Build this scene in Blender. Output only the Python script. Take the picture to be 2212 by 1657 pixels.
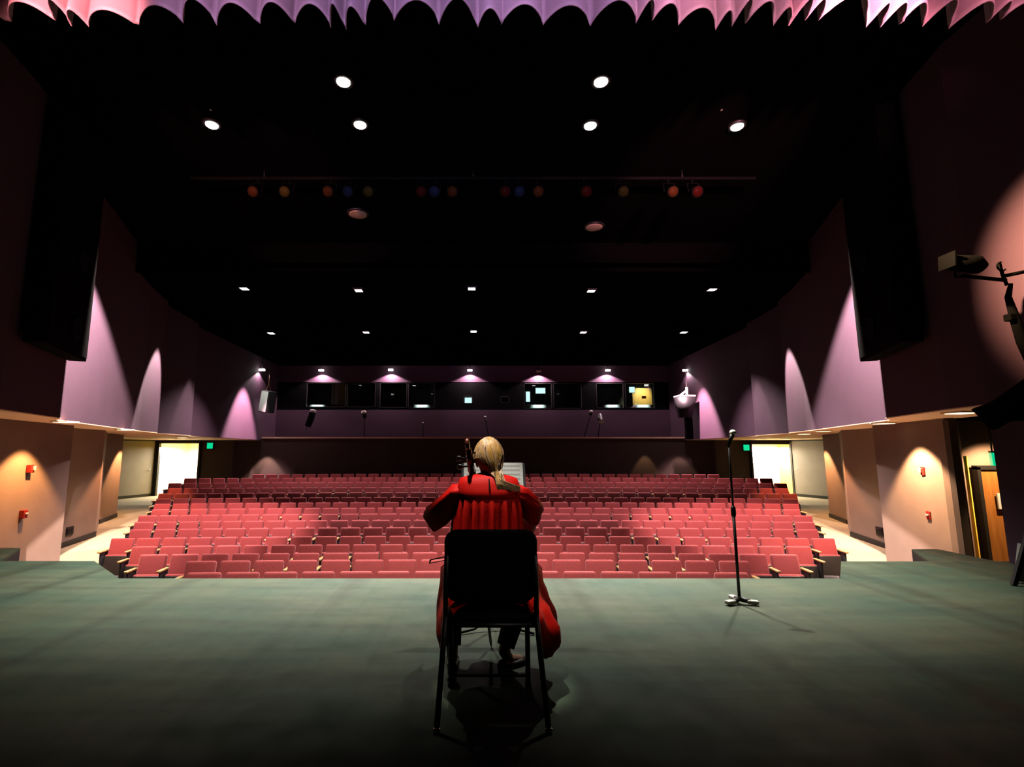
import bpy, bmesh, math, random
from mathutils import Vector, Matrix
random.seed(7)
PI = math.pi
S = bpy.context.scene
C = S.collection
for o in list(bpy.data.objects):
    bpy.data.objects.remove(o)

# ------------------------------------------------------------------ camera
F, CX, CY, HOR, CAMZ = 1075.0, 1022.0, 828.5, 975.0, 1.28
PITCH = math.atan((HOR - CY) / F)
cam_d = bpy.data.cameras.new('camera')
cam = bpy.data.objects.new('camera', cam_d)
C.objects.link(cam)
cam.location = (0, 0, CAMZ)
cam.rotation_euler = (PI / 2 + PITCH, 0, 0)
cam_d.sensor_width = 36.0
cam_d.lens = F / 2212 * 36
cam_d.shift_x = (1106 - CX) / 2212
cam_d.clip_start = 0.05
cam_d.clip_end = 200
S.camera = cam

# ------------------------------------------------------------------ world + view
W = bpy.data.worlds.new('world')
S.world = W
W.use_nodes = True
W.node_tree.nodes['Background'].inputs[0].default_value = (0.5, 0.45, 0.6, 1)
W.node_tree.nodes['Background'].inputs[1].default_value = 0.0
vs = S.view_settings
vs.view_transform = 'Standard'
vs.look = 'None'
vs.gamma = 1.0
vs.use_curve_mapping = False
vs.exposure = 1.74


def at(px, py, Y=None, z=None):
    """the place on the photograph's ray through a pixel at distance Y or height z"""
    a, b = (px - CX) / F, (CY - py) / F
    cp, sp = math.cos(PITCH), math.sin(PITCH)
    d = Vector((a, cp - b * sp, sp + b * cp))
    t = Y / d.y if Y is not None else (z - CAMZ) / d.z
    return Vector((0, 0, CAMZ)) + d * t


def on_wall(px, py, A, B):
    """where the ray meets the upright plane through A and B (plan points)"""
    a, b = (px - CX) / F, (CY - py) / F
    cp, sp = math.cos(PITCH), math.sin(PITCH)
    d = Vector((a, cp - b * sp, sp + b * cp))
    n = Vector((B[1] - A[1], A[0] - B[0], 0))
    t = n.dot(Vector((A[0], A[1], 0))) / n.dot(d)
    return Vector((0, 0, CAMZ)) + d * t


def spot(loc, target, power, deg, blend=0.3, col=(1, 1, 1), rad=0.06):
    l = bpy.data.lights.new('spot_lamp', 'SPOT')
    l.energy = power
    l.spot_size = math.radians(deg)
    l.spot_blend = blend
    l.color = col
    l.shadow_soft_size = rad
    o = bpy.data.objects.new('spot_lamp', l)
    C.objects.link(o)
    o.location = loc
    o.rotation_euler = (Vector(target) - Vector(loc)).to_track_quat('-Z', 'Y').to_euler()
    return o


def area(loc, target, power, sx, sy, col=(1, 1, 1), spread=180):
    l = bpy.data.lights.new('area_lamp', 'AREA')
    l.shape = 'RECTANGLE'
    l.size, l.size_y = sx, sy
    l.energy = power
    l.color = col
    l.spread = math.radians(spread)
    o = bpy.data.objects.new('area_lamp', l)
    C.objects.link(o)
    o.location = loc
    o.rotation_euler = (Vector(target) - Vector(loc)).to_track_quat('-Z', 'Y').to_euler()
    return o


# ------------------------------------------------------------------ lighting
ZF, ZR, ZS = 6.62, 5.95, 1.83         # front ceiling, rear ceiling, soffit heights
WARM, PINK, ORANGE = (1, .78, .55), (1, .79, .80), (1, .62, .34)
WASH = (1, .80, .74)
FRONT_LIGHTS = [(458, 266), (742, 173), (778, 266), (1275, 268), (1298, 173), (1592, 270)]
MID_LIGHTS = [(528, 621), (775, 625), (1019, 621), (1277, 626), (1538, 623)]
REAR_LIGHTS = [(586, 718), (791, 716), (1023, 714), (1260, 716), (1477, 716)]
BOOTH_LIGHTS = [(566, 799), (694, 800), (844, 799), (1015, 800), (1164, 802), (1313, 800), (1481, 800)]
for i, (px, py) in enumerate(FRONT_LIGHTS):      # the round lamps over the stage front
    p = at(px, py, z=ZF - .02)
    outer = i in (0, 5)
    spot(p - Vector((0, 0, .08)), (p.x * (.72 if outer else .95), p.y - (.7 if outer else -.5), 0), 1750 if outer else 1950, 58 if outer else 80, 1, (1, .92, .80), .05)
for i, (px, py) in enumerate(MID_LIGHTS):
    p = at(px, py, z=ZR)
    outer = i in (0, 4)
    spot(p - Vector((0, 0, .08)), (p.x * (.86 if outer else 1), p.y - (1.5 if outer else 2.4), -2), 2000 if outer else 2300, 76 if outer else 92, .7, PINK, .08)
for px, py in REAR_LIGHTS:
    p = at(px, py, z=ZR)
    spot(p - Vector((0, 0, .08)), (p.x, p.y - 1.8, -2), 1500, 90, .7, PINK, .08)
def booth_lamp(i):
    px, py = BOOTH_LIGHTS[i]
    return at(px, py, Y=26.72 if 0 < i < 6 else 24.3)


for i in range(7):
    p = booth_lamp(i)
    spot((p.x, p.y, p.z - .06), (p.x, p.y + .02, -2), 250 if 0 < i < 6 else 90, 132, .25, (1, .70, .80), .03)
for s in (-1, 1):                                # wall washers beside the fins of the side walls
    spot((s * 6.2, 8.7, 6.4), (s * 7.1, 10.5, 1.9), 8000, 60, .35, WASH, .05)
    spot((s * 8.75, 15.2, 5.8), (s * 9.3, 14.25, 1.9), 2400, 34, .3, WASH, .05)
    spot((s * 9.35, 18.0, 5.8), (s * 9.75, 17.2, 1.9), 420, 27, .4, WASH, .05)
    spot((s * 9.35, 22.8, 5.8), (s * 10.3, 22.7, 0), 5200, 56, .5, (1, .60, .70), .05)
    # soffit downlights
    k = 1.0 if s < 0 else 1.8
    spot((s * 7.62, 9.25, ZS - .05), (s * 7.68, 9.25, -1), 330 * k, 98, .35, (1, .48, .17) if s < 0 else ORANGE, .04)
    spot((s * 9.25, 14.0, ZS - .05), (s * 9.45, 14.0, -1), 260, 92, .3, (1, .45, .2), .04)
    spot((s * 11.1, 16.9, ZS - .05), (s * 11.4, 16.9, -1), 340, 96, .3, (1, .5, .22), .04)
    spot((s * 14.3, 22.0, ZS - .05), (s * 15.0, 22.8, -1), 18, 120, .6, WARM, .05)
    spot((s * 10.3, 24.6, ZS - .05), (s * 10.3, 24.8, -1), 240 if s < 0 else 60, 70, .4, (1, .66, .60), .04)
    area((s * 14.6, 25.6, 1.5), (s * 14.6, 25.6, 0), 330, 2.0, 1.2, (1, .92, .72))       # lobby
    # unseen uplights, added to brighten the underside of the ledge
    spot((s * 7.1, 8.2, -1.0), (s * 7.4, 8.5, 1.8), 20 if s < 0 else 28, 110, .8, (1, .66, .36), .05)
    spot((s * 8.75, 12.2, -.8), (s * 9.0, 12.4, 1.8), 18 if s < 0 else 25, 120, .8, (1, .66, .36), .05)
spot((-9.6, 21.8, 5.8), (-10.05, 24.2, 3.7), 300, 20, .6, (.9, 1, .95), .05)      # added lamp, only to brighten the hanging loudspeaker
spot((8.6, 24.75, ZS - .05), (8.6, 24.9, -1), 50, 60, .4, ORANGE, .04)
spot((9.0, 8.1, 1.7), (9.3, 8.9, -.4), 260, 100, .5, ORANGE, .05)
# stage lamps above and behind the camera
spot((3.6, 1.2, 4.7), (3.95, 4.6, 5.6), 5200, 26, .7, (1, .33, .42), .12)
spot((2.0, .8, 4.7), (2.4, 4.6, 5.62), 800, 30, .8, (1, .45, .6), .12)
spot((-4.0, 1.2, 4.7), (-4.0, 4.6, 5.6), 2200, 26, .7, (1, .33, .33), .12)
spot((-2.3, 1.0, 4.7), (-2.4, 4.6, 5.72), 380, 36, .9, (.80, .5, .9), .12)
spot((-.5, 0.6, 4.7), (-.5, 4.6, 5.75), 450, 38, .9, (.72, .5, 1), .12)
spot((1.1, 0.8, 4.7), (1.1, 4.6, 5.72), 400, 36, .9, (.78, .5, .95), .12)
spot((5.0, 1.6, 4.7), (5.2, 4.6, 5.6), 350, 26, .9, (1, .35, .45), .12)
spot((-.4, 2.79, 6.2), (.08, 2.93, 1.05), 1350, 7.0, .4, (1, .85, .75), .08)
spot((2.9, .3, 4.2), (.10, 2.78, .66), 70, 11, .8, (1, .85, .75), .08)      # stage wash from upstage
spot((.3, 1.75, 5.9), (.16, 3.80, 1.06), 900, 8, .6, (1, .95, .85), .05)      # on the music     # on the player's shoulders
spot((3.0, 4.95, 4.85), (6.2, 4.75, 3.3), 3000, 40, 1, (1, .60, .30), .06)   # on the proscenium return

# ------------------------------------------------------------------ materials
ALB = .3       # painted surfaces are dark, the lamps strong: little light bounces up to the black ceiling


def mat(name, col, rough=.6, metal=0.0, var=None, scale=8.0, stretch=None, bump=0.0, bscale=60.0,
        sheen=0.0, coat=0.0, emit=None, power=0.0, spec=None, detail=4):
    m = bpy.data.materials.new(name)
    m.use_nodes = True
    nt = m.node_tree
    b = nt.nodes['Principled BSDF']
    if metal < .5:
        col = tuple(c * ALB for c in col)
        var = tuple(c * ALB for c in var) if var else var
        spec = (spec if spec is not None else .5) * .5
    power *= ALB
    b.inputs['Base Color'].default_value = (*col, 1)
    b.inputs['Roughness'].default_value = rough
    b.inputs['Metallic'].default_value = metal
    if spec is not None:
        b.inputs['Specular IOR Level'].default_value = spec
    if sheen:
        b.inputs['Sheen Weight'].default_value = sheen
        b.inputs['Sheen Roughness'].default_value = .4
        b.inputs['Sheen Tint'].default_value = (*[min(1, c * 1.5 + .2) for c in col], 1)
    if coat:
        b.inputs['Coat Weight'].default_value = coat
        b.inputs['Coat Roughness'].default_value = .15
    if emit:
        b.inputs['Emission Color'].default_value = (*emit, 1)
        b.inputs['Emission Strength'].default_value = power
        m.cycles.emission_sampling = 'NONE'
    tc = nt.nodes.new('ShaderNodeTexCoord')
    if var:
        mp = nt.nodes.new('ShaderNodeMapping')
        nt.links.new(tc.outputs['Object'], mp.inputs['Vector'])
        if stretch:
            mp.inputs['Scale'].default_value = stretch
        n = nt.nodes.new('ShaderNodeTexNoise')
        n.inputs['Scale'].default_value = scale
        n.inputs['Detail'].default_value = detail
        nt.links.new(mp.outputs[0], n.inputs['Vector'])
        r = nt.nodes.new('ShaderNodeValToRGB')
        r.color_ramp.elements[0].position = .35
        r.color_ramp.elements[1].position = .65
        r.color_ramp.elements[0].color = (*col, 1)
        r.color_ramp.elements[1].color = (*var, 1)
        nt.links.new(n.outputs[0], r.inputs[0])
        nt.links.new(r.outputs[0], b.inputs['Base Color'])
    if bump:
        n2 = nt.nodes.new('ShaderNodeTexNoise')
        n2.inputs['Scale'].default_value = bscale
        n2.inputs['Detail'].default_value = 3
        nt.links.new(tc.outputs['Object'], n2.inputs['Vector'])
        bp = nt.nodes.new('ShaderNodeBump')
        bp.inputs['Strength'].default_value = bump
        bp.inputs['Distance'].default_value = .01
        nt.links.new(n2.outputs[0], bp.inputs['Height'])
        nt.links.new(bp.outputs[0], b.inputs['Normal'])
    return m


def stage_mat():
    """painted boards running towards the hall, with worn streaks across them"""
    m = mat('stage_paint', (.10, .125, .105), .62, spec=.35)
    nt = m.node_tree
    b = nt.nodes['Principled BSDF']
    tc = nt.nodes.new('ShaderNodeTexCoord')

    def noise(scale, stretch, detail=4):
        mp = nt.nodes.new('ShaderNodeMapping')
        mp.inputs['Scale'].default_value = stretch
        nt.links.new(tc.outputs['Object'], mp.inputs['Vector'])
        n = nt.nodes.new('ShaderNodeTexNoise')
        n.inputs['Scale'].default_value = scale
        n.inputs['Detail'].default_value = detail
        nt.links.new(mp.outputs[0], n.inputs['Vector'])
        return n

    def ramp(src, p0, c0, p1, c1):
        r = nt.nodes.new('ShaderNodeValToRGB')
        r.color_ramp.elements[0].position, r.color_ramp.elements[1].position = p0, p1
        r.color_ramp.elements[0].color, r.color_ramp.elements[1].color = (*c0, 1), (*c1, 1)
        nt.links.new(src, r.inputs[0])
        return r

    def mix(kind, fac, a, c):
        x = nt.nodes.new('ShaderNodeMix')
        x.data_type = 'RGBA'
        x.blend_type = kind
        x.inputs[0].default_value = fac
        nt.links.new(a, x.inputs[6])
        nt.links.new(c, x.inputs[7])
        return x.outputs[2]
    base = ramp(noise(.9, (1, 1.4, 1)).outputs[0], .35, (.012, .029, .0185), .68, (.031, .039, .023))
    across = ramp(noise(3.0, (.25, 2.6, 1), 6).outputs[0], .3, (.68, .72, .70), .7, (1.2, 1.2, 1.15))
    along = ramp(noise(1.1, (2.2, .10, 1), 2).outputs[0], .34, (.48, .54, .50), .47, (1, 1, 1))
    w = nt.nodes.new('ShaderNodeTexWave')
    w.wave_type, w.bands_direction = 'BANDS', 'X'
    w.inputs['Scale'].default_value = 1.0
    w.inputs['Distortion'].default_value = .3
    nt.links.new(tc.outputs['Object'], w.inputs['Vector'])
    seams = ramp(w.outputs[0], 0.0, (.82, .84, .82), .03, (1, 1, 1))
    c = mix('MULTIPLY', 1, base.outputs[0], across.outputs[0])
    c = mix('MULTIPLY', .9, c, along.outputs[0])
    c = mix('MULTIPLY', .8, c, seams.outputs[0])
    nt.links.new(c, b.inputs['Base Color'])
    rr = ramp(noise(5, (1, 1, 1)).outputs[0], .3, (.5, .5, .5), .7, (.75, .75, .75))
    nt.links.new(rr.outputs[0], b.inputs['Roughness'])
    return m


def glass_mat(name, tint=(.85, .95, .92)):
    m = bpy.data.materials.new(name)
    m.use_nodes = True
    nt = m.node_tree
    nt.nodes.clear()
    out = nt.nodes.new('ShaderNodeOutputMaterial')
    tr = nt.nodes.new('ShaderNodeBsdfTransparent')
    tr.inputs[0].default_value = (*tint, 1)
    gl = nt.nodes.new('ShaderNodeBsdfGlossy')
    gl.inputs['Roughness'].default_value = .03
    mx = nt.nodes.new('ShaderNodeMixShader')
    fr = nt.nodes.new('ShaderNodeFresnel')
    fr.inputs[0].default_value = 1.5
    nt.links.new(fr.outputs[0], mx.inputs[0])
    nt.links.new(tr.outputs[0], mx.inputs[1])
    nt.links.new(gl.outputs[0], mx.inputs[2])
    nt.links.new(mx.outputs[0], out.inputs[0])
    return m


M = dict(
    stage=stage_mat(),
    stage_face=mat('stage_face_black', (.012, .012, .013), .7),
    tan=mat('tan_wall_paint', (.42, .28, .21), .8, var=(.45, .305, .23), scale=3, bump=.15, bscale=120),
    purple=mat('mauve_wall_paint', (.125, .055, .098), .8, var=(.135, .061, .106), scale=2, bump=.15, bscale=120),
    brown=mat('brown_wall_paint', (.11, .07, .055), .8, var=(.12, .08, .06), scale=2),
    ceil=mat('black_ceiling_paint', (.003, .003, .003), 1.0, spec=0.0),
    soffit=mat('beige_soffit_paint', (2.3, 1.6, 1.0), .75, var=(2.1, 1.45, .9), scale=4),
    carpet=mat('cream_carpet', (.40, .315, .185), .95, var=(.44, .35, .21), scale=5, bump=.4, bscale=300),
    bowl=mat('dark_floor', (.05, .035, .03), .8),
    base=mat('black_baseboard', (.012, .011, .011), .5),
    lobby=mat('white_lobby_paint', (2.7, 2.5, 2.1), .7),
    yellow=mat('yellow_lobby_paint', (2.4, 1.6, .18), .7),
    doorpaint=mat('grey_beige_door', (.46, .40, .31), .55, var=(.42, .36, .28), scale=2),
    doorwood=mat('orange_oak_door', (.55, .23, .05), .45, var=(.42, .16, .03), scale=3, stretch=(6, 6, .6), coat=.3),
    frame=mat('dark_door_frame', (.022, .02, .017), .45),
    seat=mat('red_seat_velour', (.29, .0165, .019), .85, var=(.24, .0125, .014), scale=30, sheen=.2, bump=.2, bscale=400),
    pan=mat('dark_seat_shell', (.016, .012, .010), .4),
    iron=mat('black_iron', (.014, .014, .015), .45, metal=.6),
    armwood=mat('varnished_armrest_wood', (.62, .36, .14), .35, var=(.52, .28, .10), scale=6, stretch=(8, 1, 8), coat=.4),
    black=mat('black_paint', (.010, .010, .010), .5),
    vinyl=mat('black_vinyl', (.006, .006, .006), .7, bump=.1, bscale=500, spec=.08),
    rubber=mat('black_rubber', (.015, .015, .015), .8),
    chrome=mat('chrome', (.75, .75, .74), .2, metal=1),
    grey=mat('grey_metal', (.22, .23, .21), .45, metal=.5),
    robe=mat('red_satin', (.78, .009, .004), .6, bump=.06, bscale=90, spec=.12),
    cloth=mat('black_trousers', (.010, .010, .012), .85),
    shoe=mat('black_shoe', (.010, .010, .010), .35),
    skin=mat('skin', (.72, .42, .32), .5, var=(.68, .38, .28), scale=20),
    hair1=mat('blonde_hair', (.85, .58, .30), .42),
    hair2=mat('dark_blonde_hair', (.50, .29, .13), .45),
    hair3=mat('golden_hair', (.90, .52, .10), .4),
    hair4=mat('brown_hair', (.14, .075, .03), .5),
    wood=mat('cello_varnish', (.16, .035, .012), .25, var=(.10, .02, .008), scale=5, stretch=(8, 8, 1), coat=.6),
    ebony=mat('ebony', (.010, .009, .009), .35),
    steel=mat('steel_string', (.55, .55, .55), .3, metal=1),
    paper=mat('white_paper', (.80, .80, .74), .8),
    ink=mat('printed_notes', (.38, .38, .36), .8),
    red=mat('red_enamel', (.50, .03, .02), .4),
    white=mat('white_plastic', (.82, .80, .74), .45),
    mesh=mat('silver_mesh', (.72, .70, .66), .45, metal=.7, bump=.5, bscale=900),
    valance=mat('mauve_valance_satin', (.58, .40, .47), .55, sheen=.3, bump=.1, bscale=60),
    drape=mat('black_drape', (.006, .006, .006), .95, spec=.05),
    lit=mat('lit_lamp_lens', (.9, .9, .9), .4, emit=(1, .97, .92), power=14),
    litwarm=mat('lit_soffit_lens', (.9, .8, .6), .4, emit=(1, .80, .5), power=2.2),
    dull=mat('dim_lamp_lens', (.5, .4, .3), .5, emit=(1, .55, .3), power=.008),
    exitg=mat('lit_green_sign', (.02, .3, .15), .4, emit=(.0, .85, .36), power=.75),
    screen=mat('lit_screen', (.1, .1, .1), .3, emit=(.75, .92, 1), power=1.3),
    booth=mat('booth_wall', (.10, .12, .11), .7),
    boothdoor=mat('booth_oak', (.55, .33, .08), .5),
    glass=glass_mat('window_glass'),
    greenish=mat('green_reflection_tint', (.10, .13, .06), .9, var=(.16, .15, .06), scale=3),
)


# ------------------------------------------------------------------ mesh helpers
def link(name, bm, m, parent=None, smooth=False, loc=None):
    me = bpy.data.meshes.new(name)
    bmesh.ops.recalc_face_normals(bm, faces=bm.faces[:])
    bm.to_mesh(me)
    bm.free()
    ms = m if isinstance(m, (list, tuple)) else [m]
    for x in ms:
        me.materials.append(M[x] if isinstance(x, str) else x)
    if smooth:
        for p in me.polygons:
            p.use_smooth = True
    o = bpy.data.objects.new(name, me)
    C.objects.link(o)
    if parent is not None:
        o.parent = parent
    if loc is not None:
        o.location = loc
    return o


def tag(o, label=None, cat=None, group=None, kind=None):
    if label:
        o['label'] = label
    if cat:
        o['category'] = cat
    if group:
        o['group'] = group
    if kind:
        o['kind'] = kind
    return o


def thing(name, label, cat, loc=(0, 0, 0), rz=0, group=None):
    o = bpy.data.objects.new(name, None)
    C.objects.link(o)
    o.empty_display_size = .1
    o.location = loc
    o.rotation_euler = (0, 0, rz)
    return tag(o, label, cat, group)


def struct(name, bm, m, parent=None, label=None):
    o = link(name, bm, m, parent)
    if parent is None:
        o['kind'] = 'structure'
        tag(o, label or name.replace('_', ' '), 'room')
    return o


def box(bm, c, s, rot=None, bev=0, seg=2):
    """box centred on c with size s, optional Euler rotation and rounded edges"""
    t = bmesh.new()
    bmesh.ops.create_cube(t, size=1)
    for v in t.verts:
        v.co = Vector((v.co.x * s[0], v.co.y * s[1], v.co.z * s[2]))
    if bev:
        bmesh.ops.bevel(t, geom=t.edges[:], offset=bev, segments=seg, profile=.6, affect='EDGES')
    mx = Matrix.Translation(Vector(c))
    if rot:
        from mathutils import Euler
        mx = mx @ Euler(rot).to_matrix().to_4x4()
    merge(bm, t, mx)
    return bm


def merge(bm, t, mx=None, mi=None):
    vm = {}
    for v in t.verts:
        vm[v] = bm.verts.new(mx @ v.co if mx else v.co)
    for f in t.faces:
        try:
            nf = bm.faces.new([vm[v] for v in f.verts])
            nf.material_index = f.material_index if mi is None else mi
            nf.smooth = f.smooth
        except ValueError:
            pass
    t.free()


def bx(c, s, rot=None, bev=0, seg=2):
    return box(bmesh.new(), c, s, rot, bev, seg)


def tube(bm, pts, r, n=8, cap=True, mi=0):
    """tube along points; r a number or one per point"""
    pts = [Vector(p) for p in pts]
    rs = r if isinstance(r, (list, tuple)) else [r] * len(pts)
    rings = []
    prev = None
    for i, p in enumerate(pts):
        d = (pts[min(i + 1, len(pts) - 1)] - pts[max(i - 1, 0)]).normalized()
        if prev is None:
            u = d.orthogonal().normalized()
        else:
            u = (prev - d * prev.dot(d)).normalized()
        prev = u
        v = d.cross(u)
        rings.append([bm.verts.new(p + (u * math.cos(2 * PI * k / n) + v * math.sin(2 * PI * k / n)) * rs[i]) for k in range(n)])
    for a, b in zip(rings, rings[1:]):
        for k in range(n):
            f = bm.faces.new([a[k], a[(k + 1) % n], b[(k + 1) % n], b[k]])
            f.smooth = True
            f.material_index = mi
    if cap:
        for q in (rings[0][::-1], rings[-1]):
            f = bm.faces.new(q)
            f.material_index = mi
    return bm


def tb(pts, r, n=8):
    return tube(bmesh.new(), pts, r, n)


def lathe(bm, prof, n=24, mx=None, smooth=True):
    """turn (radius, height) pairs about z"""
    t = bmesh.new()
    rings = []
    for r, h in prof:
        rings.append([t.verts.new((r * math.cos(2 * PI * k / n), r * math.sin(2 * PI * k / n), h)) for k in range(n)])
    for a, b in zip(rings, rings[1:]):
        for k in range(n):
            f = t.faces.new([a[k], a[(k + 1) % n], b[(k + 1) % n], b[k]])
            f.smooth = smooth
    t.faces.new(rings[0][::-1])
    t.faces.new(rings[-1])
    merge(bm, t, mx)
    return bm


def loft(rings, closed=True, cap=False, bm=None, mi=0):
    bm = bm or bmesh.new()
    R = [[bm.verts.new(p) for p in r] for r in rings]
    n = len(R[0])
    for a, b in zip(R, R[1:]):
        for k in range(n if closed else n - 1):
            f = bm.faces.new([a[k], a[(k + 1) % n], b[(k + 1) % n], b[k]])
            f.smooth = True
            f.material_index = mi
    if cap:
        bm.faces.new(R[0][::-1])
        bm.faces.new(R[-1])
    return bm


def prism(poly, z0, z1, bm=None):
    bm = bm or bmesh.new()
    lo = [bm.verts.new((x, y, z0)) for x, y in poly]
    hi = [bm.verts.new((x, y, z1)) for x, y in poly]
    n = len(poly)
    bm.faces.new(lo[::-1])
    bm.faces.new(hi)
    for i in range(n):
        bm.faces.new([lo[i], lo[(i + 1) % n], hi[(i + 1) % n], hi[i]])
    return bm


def wall_run(pts, z0, z1, th, side, bm=None):
    """upright slabs between plan points, thickness th on the given side (+1 = left of travel)"""
    bm = bm or bmesh.new()
    for a, b in zip(pts, pts[1:]):
        a, b = Vector(a), Vector(b)
        d = (b - a).normalized()
        n = Vector((-d.y, d.x)) * side * th
        prism([a, b, b + n, a + n], z0, z1, bm)
    return bm


def solid(o, th, off=0):
    m = o.modifiers.new('thickness', 'SOLIDIFY')
    m.thickness = th
    m.offset = off
    return o


def subsurf(o, n=1):
    m = o.modifiers.new('smooth', 'SUBSURF')
    m.levels = m.render_levels = n
    return o


ORD = ['first', 'second', 'third', 'fourth', 'fifth', 'sixth', 'seventh', 'eighth', 'ninth', 'tenth', 'eleventh', 'twelfth',
       'thirteenth', 'fourteenth', 'fifteenth', 'sixteenth', 'seventeenth', 'eighteenth', 'nineteenth', 'twentieth']


def nth(i):
    if i < 20:
        return ORD[i]
    t = {2: ('twentieth', 'twenty'), 3: ('thirtieth', 'thirty'), 4: ('fortieth', 'forty')}[(i + 1) // 10]
    return t[0] if (i + 1) % 10 == 0 else t[1] + '-' + ORD[(i + 1) % 10 - 1]


# ------------------------------------------------------------------ the setting
LOW = [(-7.2, 5.8), (-8.0, 8.4), (-8.6, 10.75), (-9.45, 11.4), (-9.72, 13.2), (-10.9, 14.9), (-11.2, 15.3), (-11.8, 16.9),
       (-16.6, 21.6), (-16.4, 22.2), (-15.6, 24.7)]
UPP = [(-6.22, 5.99), (-6.36, 6.64), (-7.0, 8.45), (-7.45, 8.9), (-9.2, 13.75), (-9.6, 15.2), (-9.85, 15.5), (-10.1, 17.9), (-10.4, 18.2),
       (-10.7, 27.2)]
YB, YU = 25.2, 27.0
# right-hand lower wall: the same fins, then a dark post and a recess with a door
mir = lambda P: [(-x, y) for x, y in P]
LOWR = [(10.8, 8.95), (8.72, 8.95), (8.05, 8.36), (7.9, 8.36), (8.6, 10.75)] + mir(LOW[3:])

# stage
bm = bmesh.new()
prism([(-7.1, -3.5), (7.1, -3.5), (7.1, 6.07), (4.32, 6.07), (3.73, 5.28), (-3.60, 5.28), (-4.46, 6.09), (-7.1, 6.09)], -.06, 0, bm)
struct('floor_stage', bm, 'stage', label='dark green painted stage floor of worn boards')
bm = prism([(-7.0, -3.0), (7.0, -3.0), (7.0, 6.0), (4.34, 6.0), (3.71, 5.20), (-3.58, 5.20), (-4.48, 6.01), (-7.0, 6.01)], -1.5, -.062)
struct('wall_stage_front', bm, 'stage_face', label='black front of the stage below its floor')

# seating rows: tops measured in the photo
ROWS = []     # (Y at centre, z of seat floor, left half, right half)
PX = {1: (1239, 408, 1612), 2: (1213, 395, 1625), 3: (1197, 295, 1730), 4: (1178.5, 269, 1767), 5: (1160, 240, 1803),
      6: (1141, 263, 1785), 7: (1125, 281, 1769), 8: (1111, 297, 1757), 9: (1098, 311, 1745), 10: (1086, 323, 1736), 11: (1075, 334, 1726),
      12: (1064, 344, 1720), 13: (1053, 355, 1712), 14: (1042, 364, 1700), 15: (1032, 391, 1676), 16: (1024, 540, 1560)}
RAD, PITCHX, SEATH = 90.0, .53, .86
for n in range(1, 17):
    y, l, r = PX[n]
    Y = (6.95 + .947 * (n - 1) + .25) / .99
    z = at(1022, y, Y=Y).z - SEATH
    hw = []
    for e in (l, r):
        h = abs(e - CX) / F * Y
        for _ in range(4):
            dd = (Y - h * h / (2 * RAD)) * math.cos(PITCH) + (z + .8 - CAMZ) * math.sin(PITCH)
            h = abs(e - CX) / F * dd
        hw.append(h)
    ROWS.append((Y, z, hw[0], hw[1]))


def rowz(Yc):
    if Yc <= ROWS[0][0]:
        return ROWS[0][1]
    for a, b in zip(ROWS, ROWS[1:]):
        if Yc <= b[0]:
            t = (Yc - a[0]) / (b[0] - a[0])
            return a[1] + (b[1] - a[1]) * t
    return ROWS[-1][1]


def edge(Y):
    """half width of the seating bowl at distance Y"""
    if Y < 10.8:
        return 8.05
    for a, b in zip(ROWS, ROWS[1:]):
        if Y <= b[0]:
            t = (Y - a[0]) / (b[0] - a[0])
            return max(8.05, max(a[2], a[3]) * (1 - t) + max(b[2], b[3]) * t + .35)
    return 12.4


def aislez(Y):
    T = [(5, -1.4), (8, -1.28), (10, -1.1), (11.6, -.95), (13.5, -.88), (30, -.86)]
    for a, b in zip(T, T[1:]):
        if Y <= b[0]:
            return a[1] + (b[1] - a[1]) * (Y - a[0]) / (b[0] - a[0])
    return -.86


ys = [5.2 + .5 * i for i in range(42)]
rings = []
for y in ys:
    e = edge(y)
    rings.append([(e * u, y, rowz(y + (e * u) ** 2 / (2 * RAD)) - .01) for u in [k / 12 - 1 for k in range(25)]])
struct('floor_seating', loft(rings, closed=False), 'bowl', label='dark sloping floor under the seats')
for s, nm in ((-1, 'left'), (1, 'right')):
    rings = []
    for y in ys:
        e = edge(y)
        rings.append([(s * e, y, rowz(y + e * e / (2 * RAD)) - .3), (s * e, y, aislez(y)), (s * (e + 3), y, aislez(y)), (s * 18, y, aislez(y))])
    struct('floor_aisle_' + nm, loft(rings, closed=False), 'carpet', label='cream carpeted aisle on the %s of the seats' % nm)

# lower walls
struct('wall_left', wall_run(LOW, -1.6, ZS, .14, 1), 'tan', label='tan stepped wall left of the seats')
struct('wall_right', wall_run(LOWR, -1.6, ZS, .14, -1), 'tan', label='tan stepped wall right of the seats')
bm = wall_run([(-13.45, 24.7), (-11.8, 24.7), (-11.75, 25.0), (-11.25, YB), (11.25, YB), (11.75, 25.0), (11.9, 24.7), (13.65, 24.7)], -1.6, ZS + .09, .12, 1)
bm2 = prism([(-15.7, 24.7), (-13.4, 24.7), (-13.4, 24.84), (-15.7, 24.84)], at(390, 958, Y=24.7).z, ZS + .09, bm)
prism([(15.9, 24.7), (13.6, 24.7), (13.6, 24.84), (15.9, 24.84)], at(1670, 960, Y=24.7).z, ZS + .09, bm)
struct('wall_back', bm, 'brown', label='dark brown wall behind the last row')
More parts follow.
